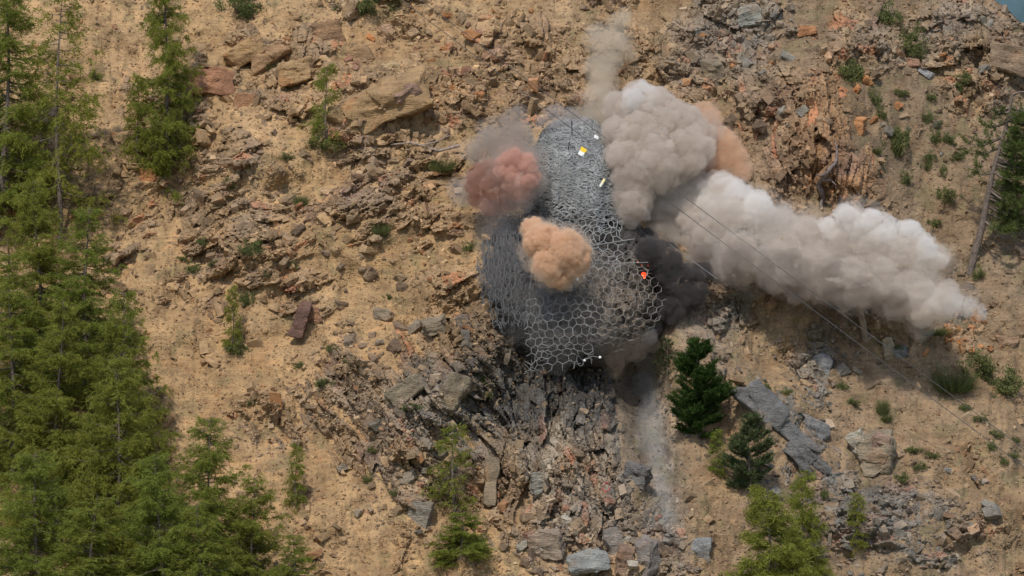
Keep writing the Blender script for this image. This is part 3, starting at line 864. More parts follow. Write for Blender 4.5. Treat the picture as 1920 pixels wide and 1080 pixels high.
# the leaning pine at the right edge: bare lower trunk, boughs to the right, dead crooked top
def edge_pine():
    g = float(ground(1818, 500)); s = KPX * (DIST + g)
    e = empty("pine", W(1818, 500, g))
    tag(e, "leaning pine with bare lower trunk and dead crooked top at the right edge", "pine tree")
    rg = np.random.default_rng(9)
    H = 320 * s
    t = np.linspace(0, 1, 14)
    C = np.stack([s * 74 * t ** 0.9 + 0.05 * np.sin(t * 9), -0.6 * t, H * t], -1); C[0, 2] -= 0.3
    tr = Acc()
    v, f = tube_np(C, 0.15 * (1 - 0.72 * t), 8); tr.add(v, f)
    top = C[-1]
    v, f = tube_np(np.array([top, top + (0.25, 0, 0.1), top + (0.9, 0.1, 0.14)]), [0.05, 0.04, 0.015], 5); tr.add(v, f)
    P, D, Ln, Wd, Tb = [], [], [], [], []
    lim = [(0.42, 0.0, 1.0, 0.2), (0.36, 0.3, 2.4, -0.2), (0.46, -0.2, 2.2, -0.25), (0.52, 0.4, 2.3, -0.1), (0.58, 0.0, 2.2, 0.0), (0.60, -0.5, 2.0, 0.05), (0.66, 0.1, 2.1, 0.1), (0.70, 3.0, 1.5, -0.12),
           (0.72, 0.5, 2.0, 0.15), (0.76, 3.3, 1.7, -0.12), (0.78, -0.1, 1.8, 0.1), (0.84, 2.9, 1.2, 0.0), (0.86, 0.2, 1.5, 0.2), (0.9, 3.4, 1.0, 0.2), (0.55, 3.2, 0.9, 0.1), (0.50, 0.2, 2.6, 0.0), (0.62, 0.2, 2.5, -0.1), (0.40, 0.1, 2.5, -0.3), (0.74, 0.0, 2.4, 0.0),
           (0.8, 0.3, 2.2, 0.1), (0.48, -0.1, 1.7, -0.1), (0.56, 0.6, 2.6, -0.2)]
    lim = [(a, b, c * 0.78, d) for a, b, c, d in lim] + [(0.26 + 0.5 * rg.random(), rg.uniform(-1.9, 0.3), rg.uniform(0.8, 1.9), rg.uniform(-0.25, 0.1)) for _ in range(14)] + [(0.7 + 0.25 * rg.random(), rg.uniform(-0.9, 0.5), rg.uniform(0.9, 1.5), 0.1) for _ in range(8)]
    for (tt, az, L, el) in lim:
        c = np.array([np.interp(tt, t, C[:, i]) for i in range(3)])
        az += rg.normal() * 0.2
        d = np.array([math.cos(az), math.sin(az) * 0.8, el])
        u = np.linspace(0, 1, 7)
        Q = c + d * (L * u)[:, None]; Q[:, 2] += -0.2 * L * np.sin(u * 2.2) + 0.12 * L * u ** 3
        v, f = tube_np(Q, 0.05 * (1.1 - u), 4); tr.add(v, f)
        for q in range(int(L * 14)):
            uq = 1 - rg.random() ** 1.1 * 0.8
            b = np.array([np.interp(uq, u, Q[:, i]) for i in range(3)])
            td = d * 0.4 + rg.normal(size=3) * 0.7; td[2] += 0.1; td /= np.linalg.norm(td)
            tl = rg.uniform(0.2, 0.5); k = int(46 * tl / 0.3)
            s_ = rg.random(k)
            P.append(b + td * (tl * s_)[:, None] + rg.normal(size=(k, 3)) * 0.03)
            D.append(td * 0.6 + rg.normal(size=(k, 3)) * 0.6); Ln.append(rg.uniform(0.07, 0.13, k)); Wd.append(rg.uniform(0.016, 0.028, k))
            Tb.append(np.clip(rg.random() * 0.7 + 0.3 * rg.random(k), 0, 1))
    v, f = tr.get(); link("trunk", mesh_np("edge_trunk", v, f, True), M_BARK, e)
    v, f = blades(np.concatenate(P), np.concatenate(D), np.concatenate(Ln), np.concatenate(Wd), rg)
    me = mesh_np("edge_crown", v, f); face_attr(me, "tint", np.concatenate(Tb))
    link("crown", me, leaf_mat("edge_pine_needles", (0.05, 0.07, 0.02), (0.17, 0.20, 0.06), 0.4), e)


edge_pine()

# ------------------------------------------------------------------ tufts, bushes
def tuft_mesh(seed, n, kind):
    rg = np.random.default_rng(seed)
    az = rg.uniform(0, 2 * math.pi, n)
    if kind == 'grass':
        r = 0.32 * np.sqrt(rg.random(n))
        P = np.stack([r * np.cos(az), r * np.sin(az), np.full(n, -0.05)], -1)
        D = np.stack([np.cos(az) * r * 2.2, np.sin(az) * r * 2.2, np.ones(n)], -1) + rg.normal(size=(n, 3)) * 0.28
        ln = rg.uniform(0.3, 0.85, n); wd = rg.uniform(0.015, 0.03, n)
        V1, F1 = blades(P, D, ln, wd, rg)
        tint = np.clip(rg.normal(0.5, 0.25, n), 0, 1)
    else:
        nc = 26; cc = rg.normal(size=(nc, 3)) * np.array([0.26, 0.26, 0.17]) + np.array([0, 0, 0.26])
        w_ = rg.integers(0, nc, n)
        P = cc[w_] + rg.normal(size=(n, 3)) * 0.075
        P[:, 2] = np.maximum(P[:, 2], -0.04)
        D = rg.normal(size=(n, 3)) + np.array([0, 0, 0.7])
        ln = rg.uniform(0.05, 0.11, n); wd = rg.uniform(0.03, 0.055, n)
        V1, F1 = blades(P, D, ln, wd, rg)
        tint = np.clip(_h(w_.astype(float), w_ * 0.0, seed) * 0.7 + rg.random(n) * 0.35, 0, 1)
    me = mesh_np("tuft", V1, F1)
    face_attr(me, "tint", tint)
    me.materials.append(M_TUFT)
    return me


GRASS = [tuft_mesh(i, 700, 'grass') for i in range(3)]
BUSH = [tuft_mesh(10 + i, 1500, 'bush') for i in range(4)]
SHRUBS = [  # px, py of the foot, width px, height px, bush or grass, label, group
    (1668, 48, 42, 36, 'bush', "round light green bush near the top edge, uppermost on the upper right slope", None),
    (1712, 108, 46, 42, 'bush', "large light green bush by the reddish stone on the upper right slope", None),
    (1598, 152, 56, 36, 'bush', "wide green bush at the head of the orange cliff", None),
    (1640, 196, 26, 26, 'bush', "small green bush just right of the orange cliff top", None),
    (1682, 288, 44, 50, 'bush', "tall soft green bush on the bare slope right of the orange upright block", None),
    (1643, 288, 20, 18, 'grass', "bright green tuft beside the orange upright block", None),
    (1775, 378, 36, 28, 'bush', "dark green bush on bare soil left of the leaning pine", None),
    (1760, 690, 0, 0, 'grass', None, None),
    (1785, 732, 84, 62, 'grass', "wide yellow-green grass patch below the plume tip", None),
    (1842, 708, 60, 50, 'bush', "dark green bush clump right of the yellow-green grass patch", None),
    (1885, 742, 60, 44, 'bush', "green bush low at the right edge under the flat tan rock", None),
    (1655, 775, 24, 44, 'grass', "upright green tuft above the pale-topped boulder", None),
    (1662, 790, 20, 24, 'grass', "short tuft right at the top of the pale-topped boulder", None),
    (1748, 628, 60, 22, 'grass', "flat green mat of grass just under the smoke plume tip", None),
    (455, 30, 56, 46, 'bush', "green bush cut by the top edge left of the boulders", None),
    (690, 26, 66, 40, 'bush', "green bush cut by the top edge right of the boulders", None),
    (362, 512, 26, 18, 'bush', "small dark green cushion plant on the left sandy slope", None),
    (468, 478, 44, 24, 'bush', "low green cushion plant by the layered tan ledges", None),
    (435, 352, 22, 24, 'bush', "little green plant right of the slim larch foot", None),
    (604, 725, 26, 16, 'bush', "dark green cushion plant below the purple slab", None),
    (462, 572, 28, 26, 'bush', "green plant uphill of the lone spindly sapling", None),
    (445, 664, 40, 22, 'bush', "low green skirt of shrub at the spindly sapling", None),
    (714, 440, 32, 34, 'grass', "pale green thin shrub on the tan slope left of the net", None),
    (828, 320, 50, 34, 'grass', "dry green grass near the dead branch", None),
    (565, 385, 26, 30, 'grass', "thin green tuft above the layered ledges", None),
    (910, 740, 46, 44, 'bush', "dull green shrub growing on the dark cliff's left shoulder", None),
    (612, 285, 60, 26, 'bush', "low green skirt of foliage round the small sparse larch", None),
    (770, 770, 30, 14, 'bush', "flat green moss patch on grey slanted slab", None),
]
for (x, y) in ((1655, 225), (1668, 255), (1690, 262), (1745, 190), (1752, 268), (1738, 232), (1760, 240), (1800, 172), (1806, 158), (1722, 60), (1705, 75), (1745, 300), (1770, 330), (1795, 300), (1740, 318), (1690, 180), (1752, 425), (1835, 525), (1700, 345), (1780, 270)):
    SHRUBS.append((x, y, 16 + (x * 7) % 15, 14 + (y * 5) % 12, 'bush', "small green tuft on the bare upper right slope", "small green tufts on the upper right slope"))
for (x, y) in ((1475, 740), (1440, 735), (1690, 660), (1580, 730), (1600, 760), (1722, 880), (1748, 858), (1712, 850), (1860, 845), (1880, 870), (1810, 770), (1838, 790), (1900, 860), (1870, 820), (1905, 830), (1690, 905), (1545, 935)):
    SHRUBS.append((x, y, 16 + (x * 7) % 15, 12 + (y * 5) % 10, 'bush', "small green tuft on the lower right sandy slope", "small green tufts on the lower right slope"))
for (x, y) in ((500, 520), (345, 490), (380, 460), (650, 680), (620, 660), (470, 760), (545, 505), (700, 850), (690, 905), (740, 930), (730, 560), (560, 690), (400, 500), (880, 470), (150, 270), (180, 150), (505, 130), (540, 300)):
    SHRUBS.append((x, y, 14 + (x * 7) % 13, 9 + (y * 5) % 8, 'bush', "small dull green tuft in the left sandy slope", "small dull tufts on the left slope"))
sr = random.Random(4)
for (px, py, w, h, kd, lab, grp) in SHRUBS:
    if not lab: continue
    g = float(ground(px, py)); s = KPX * (DIST + g)
    me = sr.choice(GRASS if kd == 'grass' else BUSH)
    o = link("grass_tuft" if kd == 'grass' else "shrub", me)
    o.location = W(px, py, g)
    o.scale = (w * s / 0.95, w * s / 0.95, h * s / (0.85 if kd == 'grass' else 0.62))
    o.rotation_euler = (0, 0, sr.uniform(0, 6.28))
    tag(o, lab, "grass tuft" if kd == 'grass' else "shrub", grp)

# ------------------------------------------------------------------ the wrapped boulder
def front(px, py):
    """smooth front of the boulder under the nets"""
    e1 = np.abs((px - 1080) / 92.0) ** 2.4 + np.abs((py - 372) / 152.0) ** 2.8
    e2 = np.abs((px - 1070) / 190.0) ** 2.6 + np.abs((py - 536) / 156.0) ** 2.8
    b1 = 3.1 * np.sqrt(np.clip(1 - e1, 0, 1)); b2 = 3.3 * np.sqrt(np.clip(1 - e2, 0, 1))
    kx = 0.5
    b = np.log(np.exp(b1 / kx) + np.exp(b2 / kx)) * kx - kx * 0.69
    b = b + 0.7 * G(px, py, 938, 500, 42, 95) - 0.6 * G(px, py, 1000, 540, 22, 100, 6) + 0.5 * G(px, py, 1165, 570, 60, 60) - 0.35 * G(px, py, 1085, 418, 90, 14, 8) + 0.3 * G(px, py, 1050, 640, 40, 40)
    b = b + 0.22 * fbm(px / 16.0, py / 75.0, 650, 3)
    return (540 - py) * M_PX * 0.78 - 0.5 - b


bx = np.linspace(878, 1266, 130); by = np.linspace(212, 700, 160)
BX, BY = np.meshgrid(bx, by)
inside = np.maximum(1 - np.abs((BX - 1080) / 90.0) ** 2.4 - np.abs((BY - 372) / 150.0) ** 2.8, 1 - np.abs((BX - 1070) / 187.0) ** 2.6 - np.abs((BY - 536) / 154.0) ** 2.8)
inside = inside + 0.26 * fbm(BX / 45.0, BY / 45.0, 640, 4)
hb, eb, cb = facets(*rot(BX + 14 * fbm(BX / 30, BY / 30, 70, 3), BY, 15, 44, 36), 600)
hb2, eb2, cb2 = facets(*rot(BX, BY, -12, 17, 13), 610)
YB = front(BX, BY) + 0.42 - 0.55 * hb - 0.2 * hb2 + 0.1 * (1 - S(eb, 0, 0.1))
YB = np.where(inside > 0, YB, YB + np.minimum(5.0, -inside * 12))
Vb = Wn(BX, BY, YB).reshape(-1, 3)
ib = np.arange(BX.size).reshape(BX.shape)
Fb = np.stack([ib[:-1, :-1], ib[1:, :-1], ib[1:, 1:], ib[:-1, 1:]], -1).reshape(-1, 4)
Fb = Fb[(inside.reshape(-1)[Fb] > -0.12).all(1)]
bme = mesh_np("boulder", Vb, Fb)
M_BLAST = stone_mat("sooty_rock", "ground_tint", 0.8, 0.9)
cbv = (np.array([0.115, 0.105, 0.096]) * (0.6 + 0.8 * cb[..., None]) * (0.8 + 0.4 * cb2[..., None]))
warm = G(BX, BY, 1165, 570, 75, 60)[..., None]
cbv = cbv * (1 - 0.75 * warm) + np.array([0.32, 0.25, 0.18]) * (0.45 + 0.9 * cb2[..., None]) * 0.75 * warm
vert_col(bme, "ground_tint", cbv.reshape(-1, 3))
bm_ = bmesh.new(); bm_.from_mesh(bme)
ed = [e for e in bm_.edges if len(e.link_faces) == 1]
ex = bmesh.ops.extrude_edge_only(bm_, edges=ed)
for v in ex["geom"]:
    if isinstance(v, bmesh.types.BMVert): v.co += Vector((0, 4.0, 0.0))
bm_.to_mesh(bme); bm_.free()
wb = link("boulder", bme, M_BLAST)
tag(wb, "huge dark boulder wrapped in wire nets in the middle of the blast", "boulder")


def net(px0, px1, py0, py1, cell, sq, mask, off, warp, seed, rad, rotdeg=0.0, depth=None, skew=0.0):
    """a sheet of six-sided wire cells laid over the boulder's front"""
    a = cell / math.sqrt(3)
    acc = Acc()
    segs = []
    W_, H_ = px1 - px0 + 200, ((py1 - py0) / (sq if not callable(sq) else 0.38)) + 200
    for r_ in range(int(H_ / (1.5 * a)) + 1):
        for c_ in range(int(W_ / cell) + 1):
            cx = px0 - 100 + c_ * cell + (cell / 2 if r_ % 2 else 0); cyy = r_ * 1.5 * a - 100
            pts = [(cx + a * math.sin(R(60 * k)), cyy + a * math.cos(R(60 * k))) for k in range(6)]
            for k in (0, 1, 2): segs.append((*pts[k], *pts[k + 1]))
    A = np.array(segs)
    n = len(A)
    t = np.linspace(0, 1, 4)
    X = A[:, 0:1] * (1 - t) + A[:, 2:3] * t; Tt = A[:, 1:2] * (1 - t) + A[:, 3:4] * t
    jit = np.random.default_rng(seed)
    if callable(sq):                                # foreshortened where the drape lies back over the crown
        yy = np.linspace(py0 - 60, py1 + 60, 800); tt_ = np.cumsum(np.concatenate([[0], np.diff(yy) / sq(yy[:-1])])); tt_ -= np.interp(py0, yy, tt_)
        Yp = np.interp(Tt, tt_, yy)
    else:
        Yp = py0 + Tt * sq
    cxm = 0.5 * (px0 + px1); cym = 0.5 * (py0 + py1)
    c, s = math.cos(R(rotdeg)), math.sin(R(rotdeg))
    Xr = cxm + (X - cxm) * c - (Yp - cym) * s + skew * (Yp - cym); Yr = cym + (X - cxm) * s + (Yp - cym) * c
    Xr = Xr + warp * fbm(X / 38.0, Yp / 38.0, seed, 3); Yr = Yr + warp * fbm(X / 38.0, Yp / 38.0, seed + 50, 3)
    k = mask(Xr.mean(1), Yr.mean(1))
    Xr, Yr = Xr[k], Yr[k]
    D = (depth or front)(Xr, Yr) - off + 0.10 * fbm(Xr / 15.0, Yr / 15.0, seed + 9, 2)
    P = Wn(Xr, Yr, D)
    for q in range(len(P)):
        v, f = tube_np(P[q], rad, 4); acc.add(v, f)
    return acc.get()


M_WIRE = plain_mat("galvanised_wire", (0.20, 0.20, 0.195), 0.8, 0.0, 0.35, 3.0, 0.1)
M_WIRE_D = plain_mat("dusty_dark_wire", (0.135, 0.14, 0.14), 0.7, 0.2, 0.35, 3.0, 0.1)
M_WIRE_W = plain_mat("dusty_tan_wire", (0.27, 0.235, 0.20), 0.7, 0.2, 0.3, 3.0, 0.1)


def in_top(x, y):
    frag = _h(np.floor(x * 7.0), np.floor(y * 7.0), 88)
    return (np.abs((x - 1082) / 88.0) ** 2.4 + np.abs((y - 372) / 150.0) ** 2.8 < 1 + 0.35 * vnoise(x / 16.0, y / 16.0, 89)) & (y < 352 + 85 * frag + 40 * vnoise(x / 25.0, y * 0, 5))


def in_mid(x, y): return (x > 1000 + 12 * vnoise(y / 20, y * 0, 6)) & (x < 1160) & (y > 362) & (y < 505)
def in_shoulder(x, y): return (x > 940) & (x < 1050) & (y > 368 + 0.1 * (1050 - x)) & (y < 428)
def in_left(x, y): return (x > 893 + 14 * vnoise(y / 30, y * 0, 3)) & (x < 1035) & (y > 400 - 0.1 * (x - 893)) & (y < 618 + 14 * vnoise(x / 9.0, x * 0, 2) - 0.15 * np.abs(x - 950))
def in_right(x, y): return (((x - 1162) / 84.0) ** 2 + ((y - 566) / 82.0) ** 2 < 1) | ((x > 1085) & (x < 1225) & (y > 470) & (y < 560))
def in_bot(x, y): return (x > 986) & (x < 1112 + 8 * vnoise(y / 10, y * 0, 2)) & (y > 560) & (y < 698 - 0.12 * (x - 990) + 8 * vnoise(x / 8.0, x * 0, 9))
def in_centre(x, y): return (x > 1010) & (x < 1110) & (y > 480) & (y < 600)


def d_right(x, y): return front(x, y) - 0.7 * G(x, y, 1165, 570, 80, 75)
def d_bot(x, y): return np.minimum(front(x, np.minimum(y, 640)), -4.4 + 0 * x) - 0.1


def net_thing(mat, label, *args, **kw):
    v, f = net(*args, **kw)
    o = link("wire_net", mesh_np("wire_net", v, f, True), mat)
    tag(o, label, "wire net")
    return o


def sq_main(y): return 0.34 + 0.50 * S(y, 375, 440)
def in_main(x, y):
    return ((np.abs((x - 1080) / 88.0) ** 2.4 + np.abs((y - 372) / 150.0) ** 2.8 < 1) & (y < 430)) | ((x > 1000 + 12 * vnoise(y / 20, y * 0, 6)) & (x < 1166) & (y > 380) & (y < 508))
acc = Acc()
v, f = net(985, 1180, 215, 515, 17.5, sq_main, in_main, 0.10, 12, 21, 0.0125, 3); acc.add(v, f)
v, f = net(985, 1180, 215, 515, 18.5, sq_main, lambda x, y: in_main(x, y) & (y < 455 + 30 * vnoise(x / 30, x * 0, 4)), 0.2, 18, 22, 0.011, -6); acc.add(v, f)
for (cell, sq, off, warp, sd, rad, rd) in ((15, 0.34, 0.26, 24, 23, 0.0105, 9), (14, 0.30, 0.15, 26, 24, 0.0105, -4), (15, 0.26, 0.32, 26, 25, 0.0105, 6), (16, 0.30, 0.22, 30, 26, 0.0105, -12), (13, 0.26, 0.18, 22, 27, 0.0105, 2)):
    v, f = net(980, 1180, 220, 400, cell, sq, in_top, off, warp, sd, rad, rd); acc.add(v, f)
v, f = acc.get()

tag(link("wire_net", mesh_np("wire_net", v, f, True), plain_mat("bright_dusty_wire", (0.31, 0.312, 0.302), 0.85, 0.0, 0.3, 2.0, 0.1)), "bright grey layered wire net draped over the boulder's crown", "wire net")
net_thing(M_WIRE_D, "short grey net strip above the orange dust puff, left shoulder", 930, 1060, 360, 430, 18, 0.6, in_shoulder, 0.2, 14, 32, 0.012, 8)
acc = Acc()
for (cell, sq, off, warp, sd, rad, rd) in ((11, 2.3, 0.12, 10, 41, 0.013, 2), (12, 2.6, 0.22, 12, 42, 0.012, -5), (10, 2.9, 0.3, 12, 43, 0.011, 6)):
    v, f = net(880, 1040, 390, 640, cell, sq, in_left, off, warp, sd, rad, rd); acc.add(v, f)
v, f = acc.get()
tag(link("wire_net", mesh_np("wire_net", v, f, True), M_WIRE_D), "dark stretched net hanging over the boulder's left flank", "wire net")
acc = Acc()
v, f = net(1060, 1260, 460, 660, 17.0, 0.93, in_right, 0.3, 7, 51, 0.012, 8, d_right); acc.add(v, f)
v, f = net(1060, 1260, 460, 660, 17.5, 0.8, lambda x, y: in_right(x, y) & (vnoise(x / 40, y / 40, 52) + 0.006 * np.hypot(x - 1150, y - 570) > 0.62), 0.14, 12, 53, 0.009, -7, d_right); acc.add(v, f)
v, f = acc.get()
tag(link("wire_net", mesh_np("wire_net", v, f, True), M_WIRE_W), "bulging net of neat hexagons blown outward on the boulder's right", "wire net")
acc = Acc()
v, f = net(975, 1125, 550, 710, 17.5, 0.9, in_bot, 0.2, 13, 61, 0.012, -3, d_bot); acc.add(v, f)
v, f = net(975, 1125, 550, 710, 17, 0.8, lambda x, y: in_bot(x, y) & (vnoise(x / 30, y / 30, 62) + (y - 660) / 150 > 0.1), 0.1, 18, 63, 0.0095, 9, d_bot); acc.add(v, f)
v, f = acc.get()
tag(link("wire_net", mesh_np("wire_net", v, f, True), M_WIRE), "lowest net with a ragged hem hanging below the boulder", "wire net")
net_thing(M_WIRE_D, "dark net between the orange puff and the bulging net", 1000, 1120, 470, 610, 18, 0.8, in_centre, 0.14, 12, 71, 0.012, -6)


def cable(name, pts, rad, mat, label, cat, group=None, seg=24, sag=0.0):
    P = []
    for a, b in zip(pts[:-1], pts[1:]):
        for i in range(seg):
            t = i / seg
            p = a.lerp(b, t); p.z -= sag * 4 * t * (1 - t); P.append(p)
    P.append(pts[-1])
    v, f = tube_np(np.array([p[:] for p in P]), rad, 6)
    o = link(name, mesh_np(name, v, f, True), mat)
    return tag(o, label, cat, group)


M_CABLE = plain_mat("black_cable", (0.035, 0.033, 0.032), 0.5, 0.0, 0.2, 3, 0.0)
cable("cable", [W(700, -40, 5.2), W(1960, 905, -6.6)], 0.0125, M_CABLE, "lower of two thin dark cables running down across the blast to the right", "cable", None, 40, 0.05)
cable("cable", [W(735, -40, 5.4), W(1965, 875, -6.6)], 0.012, M_CABLE, "upper of two thin dark cables running down across the blast to the right", "cable", None, 40, 0.02)
cable("cable", [W(1100, 462, -3.9), W(1190, 448, -3.8)], 0.02, M_WIRE, "short pale wire stretched tight across the boulder under crown net", "cable")
cable("cable", [W(1090, 496, -4.2), W(1215, 492, -4.0)], 0.016, M_WIRE, "lower short pale wire across the boulder beside the orange puff", "cable")
cable("cable", [W(1255, 458, -4.6), W(1345, 523, -4.6)], 0.013, M_WIRE, "thin pale wire hanging in front of the black smoke", "cable")

# rods on the crown
for (x0, y0, x1, y1, lab) in ((1073, 262, 1072, 226, "thin dark drill rod sticking up from the crown of the boulder"), (1064, 288, 1068, 266, "short dark rod in the crown net below the other rod")):
    cable("drill_rod", [W(x0, y0, float(front(np.array(x0), np.array(y0))) + 0.1), W(x1, y1, float(front(np.array(x0), np.array(y0))) - 0.3)], 0.016, M_CABLE, lab, "rod")


def card(name, px, py, w, h, tilt, yaw, cols, label, cat):
    """a small printed sheet on the net: a thin slab, its halves in two colours"""
    d = float(front(np.array(float(px)), np.array(float(py)))) - 0.42
    e = empty(name, W(px, py, d)); tag(e, label, cat)
    e.rotation_euler = (R(-25), R(tilt), R(yaw))
    for i, (nm, c) in enumerate(cols):
        bm = bmesh.new(); bmesh.ops.create_cube(bm, size=1)
        bmesh.ops.scale(bm, vec=(w * M_PX, 0.03, h * M_PX / len(cols)), verts=bm.verts)
        bmesh.ops.bevel(bm, geom=list(bm.edges), offset=0.006, segments=1, affect='EDGES')
        me = bpy.data.meshes.new(nm); bm.to_mesh(me); bm.free()
        o = link(nm, me, plain_mat(nm + "_paint", c, 0.6, 0, 0.06, 8, 0.02), e)
        o.location = (0, 0, h * M_PX * (0.5 - (i + 0.5) / len(cols)))


card("charge_box", 1092, 285, 12, 19, 30, 10, (("yellow_top", (0.80, 0.52, 0.02)), ("white_bottom", (0.78, 0.78, 0.76))), "yellow and white box lying on the bright crown net", "box")
card("charge_box", 1129, 343, 4.5, 19, 32, 0, (("yellow_top", (0.72, 0.6, 0.3)), ("white_bottom", (0.62, 0.6, 0.52))), "pale narrow box seen edge-on at the right of crown net", "box")
card("paper_scrap", 1118, 257, 9, 8, 20, 20, (("sheet", (0.7, 0.7, 0.7)),), "white paper scrap at the top right of crown net", "scrap")
card("paper_scrap", 1083, 523, 4, 7, 20, 20, (("sheet", (0.7, 0.7, 0.7)),), "white tag on the net below the orange puff", "tag")
def ball(name, px, py, y, r, mat, label, cat):
    bm = bmesh.new(); bmesh.ops.create_icosphere(bm, subdivisions=2, radius=r)
    for v in bm.verts: v.co *= 1 + 0.25 * mnoise.noise(v.co * 20 + Vector((px, py, 0)))
    me = bpy.data.meshes.new(name); bm.to_mesh(me); bm.free()
    o = link(name, me, mat); o.location = W(px, py, y); return tag(o, label, cat)
M_WHITE = plain_mat("white_plastic", (0.75, 0.75, 0.73), 0.5, 0, 0.05, 8, 0)
ball("cap", 1125, 670, -4.9, 0.05, M_WHITE, "white plastic cap hanging at the ragged hem, farther right", "cap")
ball("cap", 1096, 676, -4.9, 0.045, M_WHITE, "white plastic cap at the ragged hem, nearer the net", "cap")
cable("fuse_cord", [W(1096, 675, -4.8), W(1110, 668, -4.85), W(1125, 670, -4.8)], 0.012, M_WIRE, "pale cord joining the two white caps", "cord")

# flash of fire behind the net
mf, N, L = new_mat("fire")
fo = N.new("ShaderNodeOutputMaterial"); fe = N.new("ShaderNodeEmission")
tc = N.new("ShaderNodeNewGeometry"); fn = nz(N, 7.0, 3); L.new(tc.outputs["Position"], fn.inputs["Vector"])
fr = ramp(N, [(0.35, (0.5, 0.03, 0.012)), (0.55, (1.0, 0.09, 0.03)), (0.68, (1.0, 0.35, 0.15))]); L.new(fn.outputs["Fac"], fr.inputs[0]); L.new(fr.outputs[0], fe.inputs[0])
fe.inputs[1].default_value = 1.5
L.new(fe.outputs[0], fo.inputs[0])
fl = empty("flame", W(1207, 513, -3.5)); tag(fl, "small red-orange flash of fire at the right edge of bulging net", "flame")
def flame_part(nm, pts):
    bm = bmesh.new()
    for (px, py, r) in pts:
        c = W(px, py, float(d_right(np.array(float(px)), np.array(float(py)))) - 0.22) - fl.location
        g = bmesh.ops.create_icosphere(bm, subdivisions=2, radius=r, matrix=Matrix.Translation(c))
        for v in g["verts"]: v.co += (v.co - c) * (0.7 * mnoise.noise(v.co * 9))
    me = bpy.data.meshes.new(nm); bm.to_mesh(me); bm.free(); link(nm, me, mf, fl)
flame_part("flash_core", [(1207, 514, 0.075), (1208, 520, 0.05)])
flame_part("spark", [(1196, 492, 0.022), (1203, 497, 0.016)])
flame_part("spark", [(1215, 498, 0.022), (1219, 496, 0.014)])

# ------------------------------------------------------------------ dead wood
def wood(name, polylines, mat, label, cat):
    acc = Acc()
    for (pts, r0, r1) in polylines:
        P = np.array([p[:] for p in pts]); n = len(P)
        tt = np.linspace(0, n - 1, n * 4)
        Q = np.stack([np.interp(tt, np.arange(n), P[:, i]) for i in range(3)], -1)
        Q += 0.035 * np.stack([fbm(tt * 1.3, tt * 0 + i, 33 + i, 2) for i in range(3)], -1) * 3
        v, f = tube_np(Q, np.linspace(r0, r1, len(Q)), 7); acc.add(v, f)
    v, f = acc.get()
    return tag(link(name, mesh_np(name, v, f, True), mat), label, cat)


def gl(*pts): return [gpt(x, y, l) for (x, y, l) in pts]
wood("tree_stump", [(gl((1626, 640, 0.1), (1618, 600, 0.5), (1611, 560, 0.9)), 0.13, 0.11), (gl((1626, 640, 0.1), (1632, 634, 0.3), (1640, 628, 0.15)), 0.06, 0.02), (gl((1612, 566, 0.8), (1604, 572, 0.8)), 0.05, 0.02)], M_GREYWOOD, "broken weathered trunk leaning downhill under the smoke plume", "stump")
wood("dead_stump", [(gl((1538, 345, 0.2), (1552, 325, 0.5), (1570, 300, 0.5), (1572, 282, 0.5), (1568, 262, 0.4)), 0.09, 0.02), (gl((1552, 325, 0.5), (1540, 330, 0.5), (1533, 326, 0.4)), 0.07, 0.02),
                    (gl((1545, 338, 0.4), (1560, 338, 0.5), (1570, 345, 0.4)), 0.06, 0.02), (gl((1538, 345, 0.2), (1545, 372, 0.3), (1540, 390, 0.2)), 0.12, 0.05)], plain_mat("charred_wood", (0.15, 0.115, 0.10), 0.9, 0, 0.6, 7.0, 0.5), "twisted dead root stump on the orange cliff above the plume", "stump")
wood("dead_branch", [(gl((735, 272, 0.15), (770, 267, 0.4), (800, 272, 0.4), (825, 285, 0.3), (865, 272, 0.5)), 0.03, 0.06), (gl((800, 272, 0.4), (830, 262, 0.5), (848, 250, 0.5)), 0.03, 0.012), (gl((825, 285, 0.3), (800, 292, 0.2)), 0.03, 0.01)], M_GREYWOOD, "dead grey branch lying on the sand left of the reddish smoke", "branch")
wood("dead_bough", [(gl((48, 245, 0.9), (75, 232, 1.0), (100, 212, 0.8)), 0.012, 0.03), (gl((30, 218, 0.9), (60, 230, 1.0)), 0.01, 0.02)], plain_mat("grey_dead_wood", (0.36, 0.33, 0.30), 0.9, 0, 0.3, 7, 0.3), "bare grey dead bough beside the thin larch", "branch")
wood("rope", [(gl((1590, 640, 0.1), (1545, 590, 0.1), (1500, 560, 0.1)), 0.012, 0.012)], M_CABLE, "old dark cable end lying on the slope under the plume", "cable")
tg = [(1565 + 30 * math.cos(a * 1.3) * (0.5 + 0.5 * math.sin(a * 0.37)), 585 + 22 * math.sin(a * 1.7), 0.15 + 0.1 * math.sin(a)) for a in range(26)]
wood("root_tangle", [(gl(*tg), 0.018, 0.012)], plain_mat("brown_roots", (0.16, 0.11, 0.07), 0.95, 0, 0.5, 7, 0.3), "brown tangle of roots on the slope under the plume", "roots")
ring = [(1137 + 7.5 * math.cos(a * math.pi / 8), 915 + 8.5 * math.sin(a * math.pi / 8), 0.05) for a in range(17)]
wood("paint_mark", [(gl(*ring), 0.018, 0.018)], plain_mat("red_paint", (0.38, 0.08, 0.07), 0.7, 0, 0.2, 8, 0.0), "red painted circle on the rock below the cliff", "paint mark")

